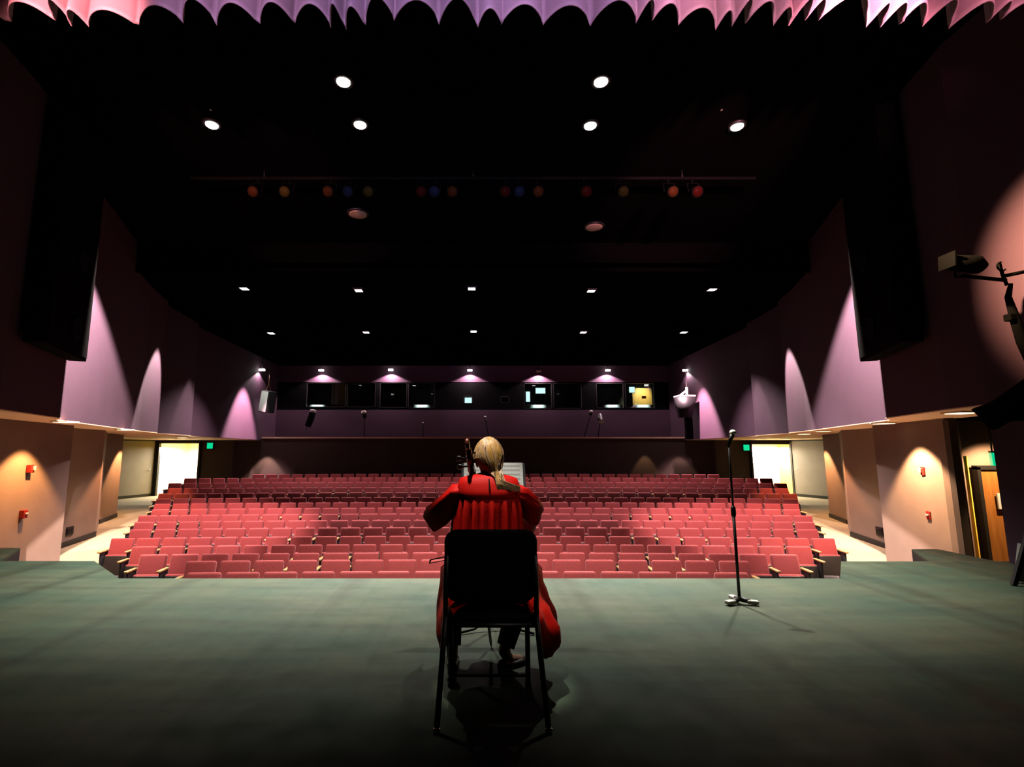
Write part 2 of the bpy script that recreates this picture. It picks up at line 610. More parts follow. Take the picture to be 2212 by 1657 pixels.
# soffit and the walls above it
for s, nm in ((-1, 'left'), (1, 'right')):
    U = UPP if s < 0 else mir(UPP)
    L = LOW if s < 0 else mir(LOW)
    poly = U[:-1] + [(s * 10.7, YB), (s * 17.2, YB), (s * 17.2, 21.6)] + [(x + s * .14, y) for x, y in L[::-1][2:]] + [(s * 7.3, 5.7)]
    struct('ceiling_soffit_' + nm, prism(poly, ZS, ZS + .015), 'soffit', label='beige ledge over the %s aisle' % nm)
    struct('wall_upper_' + nm, wall_run(U, ZS + .016, 7.0, .14, 1 if s < 0 else -1), 'purple', label='mauve upper wall of fins on the %s' % nm)
struct('floor_balcony', prism([(-10.7, YB + .125), (10.7, YB + .125), (10.7, YU), (-10.7, YU)], ZS - .1, ZS), 'bowl', label='balcony floor behind the back parapet')
bm = bx((0, YB + .06, ZS + .13), (22.5, .22, .07))
struct('trim_1', bm, 'soffit', label='beige capping along the back parapet')

# ceilings
struct('ceiling_front', bx((0, 8.6, ZF + .06), (20, 7.5, .12)), 'ceil', label='black ceiling over the front rows')
struct('ceiling_rear', bx((0, 20.4, ZR + .06), (24, 16.3, .12)), 'ceil', label='black ceiling over the rear rows')
struct('ceiling_step', bx((0, 12.3, (ZF + ZR) / 2), (20, .1, ZF - ZR + .2)), 'ceil', label='black step between the two ceilings')

# booth wall: solid wall with openings cut by assembling it from strips
WIN = [(660, 748, 826, 880), (748, 812, 826, 880), (819, 880, 826, 881), (881, 940, 826, 882), (1001, 1021, 855, 872), (1081, 1100, 856, 871),
       (1132, 1192, 827, 883), (1196, 1256, 827, 883), (1289, 1347, 827, 882), (1352, 1413, 827, 882)]
holes = []
for x0, x1, y0, y1 in WIN:
    a, b = at(x0, y1, Y=YU), at(x1, y0, Y=YU)
    holes.append((a.x, b.x, a.z, b.z))
bm, band = bmesh.new(), bmesh.new()
zlo, zhi = min(h[2] for h in holes) - .06, max(h[3] for h in holes) + .02
box(bm, (0, YU + .08, (ZS - .1 + zlo) / 2), (21.8, .16, zlo - ZS + .1))
box(bm, (0, YU + .08, (zhi + ZR) / 2), (21.8, .16, ZR - zhi))
xs = -10.9
for x0, x1, z0, z1 in holes:
    box(band, ((xs + x0) / 2, YU + .09, (zlo + zhi) / 2), (x0 - xs, .14, zhi - zlo))
    box(band, ((x0 + x1) / 2, YU + .09, (zlo + z0) / 2), (x1 - x0, .14, z0 - zlo))
    box(band, ((x0 + x1) / 2, YU + .09, (z1 + zhi) / 2), (x1 - x0, .14, zhi - z1))
    xs = x1
box(band, ((xs + 10.9) / 2, YU + .09, (zlo + zhi) / 2), (10.9 - xs, .14, zhi - zlo))
struct('wall_booth', bm, 'purple', label='mauve wall above and below the control booth windows')
struct('wall_booth_band', band, 'drape', label='band of wall between the booth windows, recess shade put into its black')  # black stands in for dark glass and the shade of the recess
for i, (x0, x1, z0, z1) in enumerate(holes):
    w = bmesh.new()
    for (cx, cz, sx, sz) in (((x0 + x1) / 2, z0 + .02, x1 - x0, .04), ((x0 + x1) / 2, z1 - .02, x1 - x0, .04),
                             (x0 + .02, (z0 + z1) / 2, .04, z1 - z0), (x1 - .02, (z0 + z1) / 2, .04, z1 - z0)):
        box(w, (cx, YU + .06, cz), (sx, .1, sz))
    f = struct('window_%d' % (i + 1), w, 'frame', label='booth window frame')
    link('pane', bx(((x0 + x1) / 2, YU + .1, (z0 + z1) / 2), (x1 - x0 - .06, .012, z1 - z0 - .06), (.0, 0, 0)), 'glass', f)
# booth room
bm = bmesh.new()
box(bm, (0, YU + 3.2, 3.9), (22, .1, 4))
box(bm, (-10.9, YU + 1.7, 3.9), (.1, 3.2, 4))
box(bm, (10.9, YU + 1.7, 3.9), (.1, 3.2, 4))
for x in (-4.9, -1.6, 2.4, 6.2):
    box(bm, (x, YU + 1.7, 3.9), (.1, 3.0, 4))
struct('wall_booth_room', bm, 'booth', label='dark walls inside the control booth')
struct('floor_booth', bx((0, YU + 1.7, 2.2), (22, 3.2, .1)), 'bowl', label='floor of the control booth')
struct('ceiling_booth', bx((0, YU + 1.7, 5.65), (22, 3.2, .1)), 'ceil', label='ceiling of the control booth')

# lobbies behind the two open doorways
for s, xa, xb in ((-1, -15.55, -13.4), (1, 13.62, 15.85)):
    bm = bmesh.new()
    yb = 28.3 if s < 0 else 26.0
    box(bm, ((xa + xb) / 2, yb, .4), (3.4, .1, 2.8))
    box(bm, (min(xa, xb) - .55, 26.6, .4), (.1, 3.4, 2.8))
    struct('wall_lobby_' + ('left' if s < 0 else 'right'), bm, 'lobby', label='bright lobby wall through the %s doorway' % ('left' if s < 0 else 'right'))
    bm = bx((max(xa, xb) - (.05 if s > 0 else -.55), 26.4 if s < 0 else 25.4, .4), (.1, 3.0 if s < 0 else 1.1, 2.8))
    struct('wall_lobby_' + ('left' if s < 0 else 'right') + '_side', bm, 'yellow', label='yellow side wall of the %s lobby' % ('left' if s < 0 else 'right'))
    struct('floor_lobby_' + ('left' if s < 0 else 'right'), bx(((xa + xb) / 2, 26.5, -.9), (3.4, 3.5, .06)), 'carpet', label='lobby floor')
    struct('ceiling_lobby_' + ('left' if s < 0 else 'right'), bx(((xa + xb) / 2, 26.6, 1.86), (3.4, 3.4, .06)), 'lobby', label='lobby ceiling')
    # doorway frame
    zt = at(390, 958, Y=24.7).z
    bm = bmesh.new()
    for x, w_ in ((xa, .1 if s > 0 else .34), (xb, .1 if s < 0 else .34)):
        box(bm, (x, 24.66, (zt - .9) / 2), (w_, .16, zt + .9))
    box(bm, ((xa + xb) / 2, 24.68, zt + .04), (abs(xb - xa) + .1, .16, .08))
    struct('door_frame_' + ('left' if s < 0 else 'right'), bm, 'frame', label='dark frame of the bright %s doorway' % ('left' if s < 0 else 'right'))

# closed doors in the slanting end walls
for s in (-1, 1):
    A, B = Vector((s * 16.4, 22.2)), Vector((s * 15.6, 24.7))
    d = (B - A).normalized()
    ang = math.atan2(d.y, d.x)
    mid = (A + B) / 2 + Vector((-s * .06, 0))
    o = struct('door_1' if s < 0 else 'door_2', bx((0, 0, 0), (2.3, .05, 2.5)), 'doorpaint', label='grey beige door beside the %s doorway' % ('left' if s < 0 else 'right'))
    o.location = (mid.x, mid.y, aislez(23) + 1.38)
    o.rotation_euler = (0, 0, ang)
    h = link('door_handle', tube(bmesh.new(), [(1.0, s * .03, -.1), (1.0, s * .09, -.1), (.86, s * .09, -.1)], .018), 'chrome', o)
    bm = bmesh.new()
    box(bm, (1.2, 0, .02), (.1, .1, 2.6))
    box(bm, (0, 0, 1.29), (2.4, .1, .07))
    link('door_frame', bm, 'frame', o)

# baseboards: short black boards at the foot of the fins
def board(nm, P, side, z, label):
    bm = bmesh.new()
    for a, b in P:
        a, b = Vector(a), Vector(b)
        d = (b - a).normalized()
        n = Vector((-d.y, d.x)) * side
        za, zb = aislez(a.y) + z, aislez(b.y) + z
        q = [a + n * .001, b + n * .001, b + n * .03, a + n * .03]
        lo = [bm.verts.new((p.x, p.y, zz)) for p, zz in zip(q, (za, zb, zb, za))]
        hi = [bm.verts.new((p.x, p.y, zz + .13)) for p, zz in zip(q, (za, zb, zb, za))]
        bm.faces.new(lo); bm.faces.new(hi)
        for i in range(4):
            bm.faces.new([lo[i], lo[(i + 1) % 4], hi[(i + 1) % 4], hi[i]])
    struct(nm, bm, 'base', label=label)
pairs = [((-9.45, 11.4), (-9.72, 13.2)), ((-11.2, 15.3), (-11.8, 16.9)), ((-16.3, 22.2), (-15.55, 24.7))]
board('baseboard_left', pairs, -1, 0.0, 'black baseboards along the left aisle')
board('baseboard_right', [((-a[0], a[1]), (-b[0], b[1])) for a, b in pairs], 1, 0.0, 'black baseboards along the right aisle')

# right of the stage: dark post, recess door, proscenium return
struct('trim_2', bx((7.95, 8.32, .1), (.13, .1, 3.4)), 'brown', label='dark post at the end of the tan wall')
bm = bmesh.new()
prism([(6.2, 3.6), (6.5, 3.6), (6.5, 5.98), (6.2, 5.98)], -1.5, 7, bm)
struct('wall_proscenium_right', bm, 'purple', label='mauve wall end beside the right of the stage')
bm = prism([(-6.5, 3.6), (-6.2, 3.6), (-6.2, 5.98), (-6.5, 5.98)], -1.5, 7)
struct('wall_proscenium_left', bm, 'purple', label='mauve wall end beside the left of the stage')
zt = at(2140, 1015, Y=8.9).z
d3 = struct('door_3', bx((9.31, 8.87, (zt - 1.25) / 2), (.90, .05, zt + 1.25)), 'doorwood', label='orange wooden door in the recess right of the stage')
link('door_frame', box(box(bx((8.83, 8.86, (zt - 1.2) / 2), (.06, .1, zt + 1.3)), (9.79, 8.86, (zt - 1.2) / 2), (.06, .1, zt + 1.3)), (9.31, 8.86, zt + .04), (1.02, .1, .07)), 'frame', d3)
p = at(2161, 1083, Y=8.8)
link('push_plate', bx(p, (.1, .03, .27), bev=.008), 'white', d3)
bm = bx((8.50, 8.69, -.1), (.16, .04, 2.6), (0, 0, math.radians(41)))
struct('trim_3', bm, 'yellow', label='pale door lining in the recess')

# ------------------------------------------------------------------ theatre seats
def seat_meshes():
    back = bmesh.new()
    t = bmesh.new()
    box(t, (0, 0, 0), (.466, .10, .47), bev=.038, seg=3)
    for v in t.verts:
        v.co.y += .10 * v.co.x ** 2 * -1.2 - .02 * max(0, v.co.z / .23) ** 2 * (1 if v.co.y > 0 else .2)
        v.co.x *= 1 - .05 * (v.co.z + .23)
    merge(back, t, Matrix.Translation((0, .10, .63)) @ Matrix.Rotation(math.radians(-13), 4, 'X'))
    seat = bmesh.new()
    t = bmesh.new()
    box(t, (0, 0, 0), (.455, .075, .40), bev=.03, seg=3)
    merge(seat, t, Matrix.Translation((0, -.045, .36)) @ Matrix.Rotation(math.radians(-9), 4, 'X'))
    shell = bmesh.new()
    t = bmesh.new()
    box(t, (0, 0, 0), (.43, .02, .38), bev=.008, seg=2)
    merge(shell, t, Matrix.Translation((0, -.098, .35)) @ Matrix.Rotation(math.radians(-9), 4, 'X'))
    arm = bmesh.new()
    box(arm, (0, -.06, .635), (.058, .30, .04), bev=.012, seg=2)
    stand = bmesh.new()
    box(stand, (0, -.02, .32), (.03, .26, .60), bev=.008)
    box(stand, (0, -.02, .012), (.07, .30, .024), bev=.006)
    return back, seat, shell, arm, stand


def mesh_of(bm, name, m, smooth=True):
    o = link(name, bm, m)
    me = o.data
    if smooth:
        for p in me.polygons:
            p.use_smooth = True
    bpy.data.objects.remove(o)
    return me


sm = seat_meshes()
ME = dict(zip(('backrest', 'seat', 'seat_shell', 'armrest', 'stanchion'),
              [mesh_of(b, n, k) for b, n, k in zip(sm, ('backrest', 'seat', 'seat_shell', 'armrest', 'stanchion'), ('seat', 'seat', 'pan', 'armwood', 'iron'))]))


def child(name, me, parent, loc=(0, 0, 0)):
    o = bpy.data.objects.new(name, me)
    C.objects.link(o)
    o.parent = parent
    o.location = loc
    return o


def seat(x, y, z, rz, label, last):
    t = thing('theatre_seat', label, 'theatre seat', (x, y, z), rz, 'red folding theatre seats in curved rows')
    child('backrest', ME['backrest'], t)
    s = child('seat', ME['seat'], t)
    child('seat_shell', ME['seat_shell'], s)
    for dx in ((-.265, .265) if last else (-.265,)):
        child('armrest', ME['armrest'], t, (dx, 0, 0))
        child('stanchion', ME['stanchion'], t, (dx, 0, 0))
    return t


spots = []      # (row, index, count, x, y, z, angle)
for r, (Y, z, hl, hr) in enumerate(ROWS):
    n = max(1, int(round((hl + hr) / PITCHX)))
    for i in range(n):
        x = (-hl + hr) / 2 + (i - (n - 1) / 2) * PITCHX
        spots.append((r, i, n, x, Y - x * x / (2 * RAD), z, math.atan(x / RAD)))
near = [q for q in spots if q[0] <= 9]
rest = [q for q in spots if q[0] > 9]
rest.sort(key=lambda q: (q[0], abs(q[3])))
keep = 300 - len(near)
near += rest[:keep]
rest = rest[keep:]
for r, i, n, x, y, z, a in near:
    if i < (n + 1) // 2:
        where = '%s from the left end' % nth(i)
    else:
        where = '%s from the right end' % nth(n - 1 - i)
    seat(x, y, z, -a, 'red folding seat, %s of the %s row from the stage' % (where, nth(r)), i == n - 1)
allb = bmesh.new()
for r, i, n, x, y, z, a in rest:
    mx = Matrix.Translation((x, y, z)) @ Matrix.Rotation(-a, 4, 'Z')
    for nm, mi, dx in (('backrest', 0, 0), ('seat', 0, 0), ('seat_shell', 1, 0), ('armrest', 2, -.265), ('stanchion', 3, -.265)):
        t = bmesh.new()
        t.from_mesh(ME[nm])
        merge(allb, t, mx @ Matrix.Translation((dx, 0, 0)), mi)
o = link('theatre_seats_rear_rows', allb, ['seat', 'pan', 'armwood', 'iron'])
tag(o, 'red theatre seats filling the rearmost rows below the back wall', 'theatre seats', kind='stuff')

DY = .205
# ------------------------------------------------------------------ performer's chair
ch = thing('stacking_chair', 'black padded chair under the player, its back to the camera', 'chair', (.09, 2.58 + DY, 0))
ch.scale = (1.035, 1, 1)
bm = bmesh.new()
nx, nz = 15, 13
def backpt(u, v, off):
    """u across, v up: gently curved back"""
    w, h, r = .228, .195, .065
    x, z = (u * 2 - 1) * w, (v * 2 - 1) * h
    y = -.135 - .10 * (v - .5) + .055 * (x / w) ** 2 * -1 + .03 + off
    return x, y, z + .69
outl = []
R_ = .07
for cx, cz, a0 in ((.228 - R_, .2 - R_, 0), (-.228 + R_, .2 - R_, 90), (-.228 + R_, -.2 + R_, 180), (.228 - R_, -.2 + R_, 270)):
    for k in range(7):
        a = math.radians(a0 + 15 * k)
        outl.append((cx + R_ * math.cos(a), cz + R_ * math.sin(a)))
def ringat(scale, off):
    out = []
    for x, z in outl:
        x2, z2 = x * scale, z * scale
        y = -.135 - .24 * z2 + .045 * (1 - (x2 / .228) ** 2) * -.6 + off
        out.append((x2, y, .700 + z2 * .95))
    return out
rings = [ringat(.02, -.018), ringat(.5, -.018), ringat(.9, -.017), ringat(.975, -.012), ringat(1.0, 0), ringat(.975, .014), ringat(.9, .024), ringat(.5, .028), ringat(.02, .03)]
o = link('backrest', loft(rings, cap=True, bm=bm), 'vinyl', ch, smooth=True)
link('seat', bx((0, .085, .435), (.455, .43, .055), bev=.025, seg=3), 'vinyl', ch, smooth=True)
fr = bmesh.new()
for s in (-1, 1):
    tube(fr, [(s * .215, -.17, .76), (s * .222, -.15, .60), (s * .222, -.14, .47), (s * .218, -.12, .415), (s * .21, .24, .40)], .0125)
tube(fr, [(-.21, .24, .40), (.21, .24, .40)], .0125)
tube(fr, [(-.22, -.13, .41), (.22, -.13, .41)], .0125)
link('frame', fr, 'black', ch)
for s in (-1, 1):
    l = link('leg', tb([(s * .222, -.13, .47), (s * .228, -.17, .35), (s * .249, -.305, .012)], .0135), 'black', ch)
    link('foot_glide', lathe(bmesh.new(), [(.004, 0), (.016, .002), (.017, .018), (.012, .024)], 12, Matrix.Translation((s * .249, -.307, 0))), 'chrome', l)
    l = link('leg', tb([(s * .21, .20, .40), (s * .205, .145, .012)], .0135), 'black', ch)
    link('foot_glide', lathe(bmesh.new(), [(.004, 0), (.016, .002), (.017, .018), (.012, .024)], 12, Matrix.Translation((s * .205, .145, 0))), 'rubber', l)
st = bmesh.new()
tube(st, [(-.206, .15, .055), (.206, .15, .055)], .008)
link('stretcher', st, 'black', ch)

# ------------------------------------------------------------------ the player
pl = thing('person', 'seated person in a red robe with blonde hair, seen from behind', 'person', (.09, 2.72 + DY, 0))
P0 = Vector((.09, 2.72, 0))


def capsule(bm, a, b_, ra, rb, n=14):
    """rounded tapered limb between two joints"""
    a, b_ = Vector(a), Vector(b_)
    d = b_ - a
    L = d.length
    prof = [(ra * math.sin(t), -ra * math.cos(t)) for t in [PI / 2 * k / 5 for k in range(1, 6)]]
    prof += [(rb * math.cos(t), L + rb * math.sin(t)) for t in [PI / 2 * k / 5 for k in range(0, 5)]]
    lathe(bm, prof, n, Matrix.Translation(a) @ d.to_track_quat('Z', 'Y').to_matrix().to_4x4())


LSH, RSH = (-.07, 2.75, 1.015), (.25, 2.75, 1.01)
LEL, REL = (-.215, 2.86, .925), (.345, 2.87, .955)
LWR, RWR = (-.075, 2.955, 1.02), (.33, 3.07, .76)
nodes = [((.09, 2.70, .53), .135), ((.09, 2.73, .68), .098), ((.09, 2.745, .85), .098), ((.09, 2.755, 1.0), .095), ((.09, 2.755, 1.075), .075), ((.092, 2.765, 1.15), .05), ((.093, 2.78, 1.22), .05),
         (LSH, .048), ((-.15, 2.80, .965), .042), (LEL, .038), ((-.15, 2.91, .965), .034), (LWR, .025),
         (RSH, .048), ((.31, 2.81, .97), .042), (REL, .038), ((.34, 2.97, .86), .034), (RWR, .025),
         ((.01, 2.76, .53), .095), ((-.06, 2.92, .53), .08), ((-.125, 3.08, .505), .058), ((-.13, 3.02, .30), .052), ((-.125, 2.945, .095), .034), ((-.125, 2.99, .042), .032), ((-.13, 3.09, .025), .024),
         ((.17, 2.76, .53), .095), ((.24, 2.92, .53), .08), ((.32, 3.06, .505), .058), ((.255, 3.02, .30), .052), ((.185, 2.965, .095), .034), ((.215, 2.985, .042), .032), ((.285, 3.03, .025), .024)]
edges = [(0, 1), (1, 2), (2, 3), (3, 4), (4, 5), (5, 6), (3, 7), (7, 8), (8, 9), (9, 10), (10, 11), (3, 12), (12, 13), (13, 14), (14, 15), (15, 16),
         (0, 17), (17, 18), (18, 19), (19, 20), (20, 21), (21, 22), (22, 23), (0, 24), (24, 25), (25, 26), (26, 27), (27, 28), (28, 29), (29, 30)]


def add_hand(wi, palm, fingers):
    """palm: two points; fingers: lists of three points from the knuckle"""
    b = len(nodes)
    nodes.append((palm[0], (.022, .022)))
    edges.append((wi, b))
    nodes.append((palm[1], (.024, .024)))
    edges.append((b, b + 1))
    for k, f in enumerate(fingers):
        prev = b if k == 0 else b + 1
        for j, p in enumerate(f):
            nodes.append((p, (.0105, .0098, .0088, .008)[j]))
            edges.append((prev, len(nodes) - 1))
            prev = len(nodes) - 1


# left hand closes on the cello neck; right hand holds the bow over the strings
NK = lambda t: Vector((.12, 3.28, 0)) + (Vector((-.037, 2.665, 1.36)) - Vector((.12, 3.28, 0))) * t     # the cello's axis
g = NK(.74)
V = Vector
pc = g + V((-.055, .03, .0))
add_hand(11, (V(LWR) * .5 + pc * .5, pc),
         [[pc + V((.02, -.045, .0)), pc + V((.045, -.06, .015)), pc + V((.07, -.055, .02))]] +
         [[pc + V((.012, .035, dz)), pc + V((.04, .058, dz + .004)), pc + V((.068, .048, dz)), pc + V((.078, .026, dz - .004))] for dz in (.036, .013, -.01, -.032)])
BOWR, BOWL = V((.345, 3.16, .70)), V((-.27, 3.06, .60))
hc = V((.335, 3.115, .735))
add_hand(16, (V(RWR) * .45 + hc * .55 + V((0, 0, .004)), hc),
         [[hc + V((-.045, -.005, -.012)), hc + V((-.065, .015, -.035)), hc + V((-.06, .035, -.045))]] +
         [[hc + V((dx, .04, .0)), hc + V((dx, .062, -.018)), hc + V((dx, .060, -.045)), hc + V((dx, .048, -.06))] for dx in (-.032, -.011, .010, .030)])



# head: an egg with brow, nose, lips, chin and ears, looking down the hall
def head_bm():
    bm = bmesh.new()
    bmesh.ops.create_uvsphere(bm, u_segments=40, v_segments=28, radius=1)
    for v in bm.verts:
        x, y, z = v.co
        jaw = max(0, -z)
        sx = .073 * (1 - .30 * jaw ** 1.5)
        sy = .093 * (1 - .10 * jaw)
        px, py, pz = x * sx, y * sy, z * .115
        if y > 0:
            py += .004 * math.exp(-((z - .28) / .12) ** 2) * math.exp(-(x / .5) ** 2)          # brow
            py -= .010 * math.exp(-((z - .06) / .10) ** 2) * math.exp(-((abs(x) - .42) / .16) ** 2)   # eye sockets
            py += .020 * math.exp(-((z + .20) / .13) ** 2) * math.exp(-(x / .13) ** 2)           # nose tip
            py += .010 * math.exp(-((z - .02) / .16) ** 2) * math.exp(-(x / .10) ** 2)           # bridge
            py += .006 * math.exp(-((z + .47) / .06) ** 2) * math.exp(-(x / .26) ** 2)           # lips
            py += .010 * math.exp(-((z + .82) / .14) ** 2) * math.exp(-(x / .30) ** 2)           # chin
        v.co = (px, py, pz)
    for s in (-1, 1):                                                                           # ears
        t = bmesh.new()
        bmesh.ops.create_uvsphere(t, u_segments=12, v_segments=8, radius=1)
        merge(bm, t, Matrix.Translation((s * .073, -.008, -.008)) @ Matrix.Rotation(s * .35, 4, 'Z') @ Matrix.Diagonal((.010, .020, .032, 1)))
    for f in bm.faces:
        f.smooth = True
    return bm


HC = V((.093, 2.79, 1.238)) - P0
HROT = Matrix.Rotation(math.radians(-8), 4, 'X')
bb = bmesh.new()
for i, j in edges:
    ra, rb = [n[1] if not isinstance(n[1], tuple) else n[1][0] for n in (nodes[i], nodes[j])]
    if (i, j) in ((3, 7), (3, 12)):
        ra = .055
    if (i, j) in ((0, 17), (0, 24)):
        ra = .11
    capsule(bb, V(nodes[i][0]) - P0, V(nodes[j][0]) - P0, ra, rb)
merge(bb, head_bm(), Matrix.Translation(HC) @ HROT)
body = link('body', bb, 'skin', pl, smooth=True)
rm = body.modifiers.new('join', 'REMESH')
rm.mode = 'VOXEL'
rm.voxel_size = .0055
rm.use_smooth_shade = True
cs = body.modifiers.new('soften', 'SMOOTH')
cs.iterations = 3
for s in (-1, 1):
    e = bmesh.new()
    bmesh.ops.create_uvsphere(e, u_segments=14, v_segments=10, radius=.011)
    o = link('eye', e, 'white', pl, smooth=True)
    o.location = HC + HROT.to_3x3() @ V((s * .031, .069, .008))
    e = bmesh.new()
    bmesh.ops.create_uvsphere(e, u_segments=12, v_segments=8, radius=.0052)
    link('iris', e, 'hair4', o, smooth=True, loc=(0, .0075, -.001))
lp = bmesh.new()
bmesh.ops.create_uvsphere(lp, u_segments=14, v_segments=8, radius=1)
for v in lp.verts:
    v.co = Matrix.Translation(HC) @ HROT @ V((v.co.x * .022, .086 + v.co.y * .006, -.054 + v.co.z * .007))
link('lips', lp, 'red', pl, smooth=True)

# hair: a cap of strands combed down the back of the head and swept over the right shoulder
hb = bmesh.new()
def scalp(th, ph, off):
    """th from the top (0) down, ph round from the nape (0)"""
    x, y, z = math.sin(th) * math.sin(ph), -math.sin(th) * math.cos(ph), math.cos(th)
    jaw = max(0, -z)
    q = V((x * (.076 * (1 - .25 * jaw ** 1.5) + off), y * (.096 + off), z * (.113 + off)))
    return HC + HROT.to_3x3() @ q
cap = []
for i in range(15):
    th = i / 14 * 2.02
    cap.append([scalp(th, -1.95 + 3.9 * k / 32, .007 + .0025 * math.sin(k * 2.3 + i * .3)) for k in range(33)])
loft(cap, closed=False, bm=hb, mi=1)
rnd = random.Random(3)
NS = 430
for k in range(NS):
    ph = -1.8 + 3.6 * (k + rnd.random() * .8) / NS
    r = rnd.random()
    mi = 0 if r < .52 else (2 if r < .68 else (1 if r < .90 else 3))
    if ph > .55 and r > .45:
        mi = 3 if r > .72 else 1
    pts, rad = [], []
    th0 = .12 + .25 * rnd.random()
    phs = ph * .35
    gather = V((.118, 2.676, 1.130)) - P0
    for j in range(8):
        u = j / 7
        th = th0 + (1.62 - th0) * u
        p_ = phs + (ph - phs) * min(1, u * 1.6)
        # strands drift towards the gather at the right of the nape
        pts.append(scalp(th, p_ + .25 * u * u * (1 if ph < .4 else 0), .011 + .004 * rnd.random()))
        rad.append(.0031)
    a = pts[-1]
    side = ph / 1.8
    loose = rnd.random()
    w1 = (ph + 1.8) / 3.6
    e1 = V((.098 + .050 * w1 + .012 * (rnd.random() - .5), 2.684, 1.152 + .02 * rnd.random())) - P0
    if ph > 1.05:
        e1 = V((.152 + .012 * rnd.random(), 2.70, 1.172)) - P0
    e2 = V((.125 + .055 * loose, 2.650 - .008 * rnd.random(), 1.122 + .012 * rnd.random() - .02 * loose)) - P0
    e3 = V((.135 + .135 * loose ** 1.3, 2.632 + .015 * loose, 1.100 - .035 * rnd.random() - .012 * loose)) - P0
    if ph > -.2 and ph < .9 and rnd.random() < .6:
        mi = 2
    pts += [a * .5 + e1 * .5 + V((0, -.006, 0)), e1, e2, e3]
    rad += [.0031, .0031, .0028, .0010]
    tube(hb, pts, rad, 5, False, mi)
hair = link('hair', hb, ['hair1', 'hair2', 'hair3', 'hair4'], pl)

# trousers, shoes
def limb(name, m, paths, n=14):
    bm = bmesh.new()
    for pts, rs in paths:
        tube(bm, [V(p) - P0 for p in pts], rs, n)
    o = link(name, bm, m, pl, smooth=True)
    return o
limb('trousers', 'cloth', [([(.02, 2.72, .535), (-.05, 2.90, .535), (-.105, 3.04, .525), (-.128, 3.09, .49), (-.132, 3.055, .38), (-.13, 2.985, .20), (-.127, 2.955, .13)],
                            [.10, .095, .078, .074, .070, .060, .056]),
                           ([(.16, 2.72, .535), (.23, 2.90, .535), (.30, 3.03, .525), (.325, 3.07, .49), (.295, 3.05, .38), (.225, 2.995, .20), (.195, 2.972, .12)],
                            [.10, .095, .078, .074, .070, .060, .054])])
def shoe(heel, toe, name='shoe'):
    heel, toe = V(heel), V(toe)
    d = (toe - heel).normalized()
    n_ = V((-d.y, d.x, 0))
    L = (toe - heel).length
    rings = []
    for u, w, h in ((-.04, .012, .03), (0, .028, .052), (.12, .033, .055), (.3, .033, .040), (.5, .038, .034), (.72, .043, .036), (.9, .036, .032), (1.0, .016, .022)):
        c = heel + d * L * u
        rings.append([c + n_ * w * math.cos(a) + V((0, 0, .003 + h * (.5 + .5 * math.sin(a)))) - P0 for a in [2 * PI * k / 14 for k in range(14)]])
    return link(name, loft(rings, cap=True), 'shoe', pl, smooth=True)
shoe((-.122, 2.90, 0), (-.132, 3.13, 0))
shoe((.158, 2.925, 0), (.325, 3.06, 0))

# robe: pleated body, smooth yoke, full sleeves, skirt over the lap
rob = thing('robe', None, None)
rob.parent = pl
del rob
def ring(z, cx, cy, rx, ry, pl_amp, n=120, ph=0.0, ex=2.4):
    out = []
    for k in range(n):
        a = 2 * PI * k / n
        c, s = math.cos(a), math.sin(a)
        rr = (abs(c) ** ex + abs(s) ** ex) ** (-1 / ex)
        sg = abs(math.sin(10 * a + ph + .5 * math.sin(3 * a) + .3 * math.sin(7 * a)))
        wob = pl_amp * (sg ** 6 * 1.2 - .33 + .25 * math.sin(29 * a + 1.3) * math.cos(5 * a + .4))
        rr *= 1 + wob
        out.append((cx + rx * rr * c, cy + ry * rr * s, z))
    return out
X0, Y0 = 0, 0
RB = [ring(1.070, .0, .020, .170, .092, 0), ring(1.045, .0, .019, .176, .102, .0), ring(1.02, .0, .013, .176, .109, .0), ring(.995, 0, .010, .177, .112, .04), ring(.95, 0, .008, .176, .114, .12), ring(.90, 0, .007, .174, .116, .18),
      ring(.80, 0, .005, .174, .119, .21), ring(.70, 0, .002, .182, .128, .18), ring(.62, 0, -.01, .20, .150, .13), ring(.54, 0, 0, .22, .19, .09), ring(.49, 0, .01, .23, .215, .06), ring(.467, 0, .015, .235, .225, .05)]
robe = link('robe', loft(RB), 'robe', pl, smooth=True)
solid(robe, .004)
YK = [ring(1.152, .004, .040, .060, .056, 0, ex=2), ring(1.146, .002, .038, .078, .064, 0, ex=2.1), ring(1.136, 0, .032, .128, .075, 0, ex=2.3), ring(1.124, 0, .026, .164, .086, 0, ex=2.5),
      ring(1.092, 0, .021, .176, .098, .002, ex=2.6), ring(1.06, 0, .016, .181, .106, .004), ring(1.022, 0, .012, .180, .113, .004), ring(1.018, 0, .012, .177, .110, .004)]
yk = link('yoke', loft(YK), 'robe', robe, smooth=True)
solid(yk, .004)
link('neck_slit', bx((0.0, -.083, 1.095), (.006, .03, .06), (math.radians(-10), 0, 0)), 'black', robe)


def sleeve(pts, rs, seed):
    rings = []
    pts = [V(p) - P0 for p in pts]
    n = 40
    for i, p in enumerate(pts):
        d = (pts[min(i + 1, len(pts) - 1)] - pts[max(i - 1, 0)]).normalized()
        up = V((0, 0, 1))
        u = (up - d * up.dot(d)).normalized()
        v = d.cross(u)
        ra, rb, dn = rs[i]
        row = []
        for k in range(n):
            a = 2 * PI * k / n
            w = 1 + .09 * math.sin(5 * a + i * .9 + seed) * (i > 0) + .035 * math.sin(11 * a + seed * 2 + i * .5)
            low = dn * max(0, -math.cos(a)) ** 1.5
            row.append(p + u * (math.cos(a) * ra * w - low) + v * math.sin(a) * rb * w)
        rings.append(row)
    return solid(link('sleeve', loft(rings), 'robe', robe, smooth=True), .004)


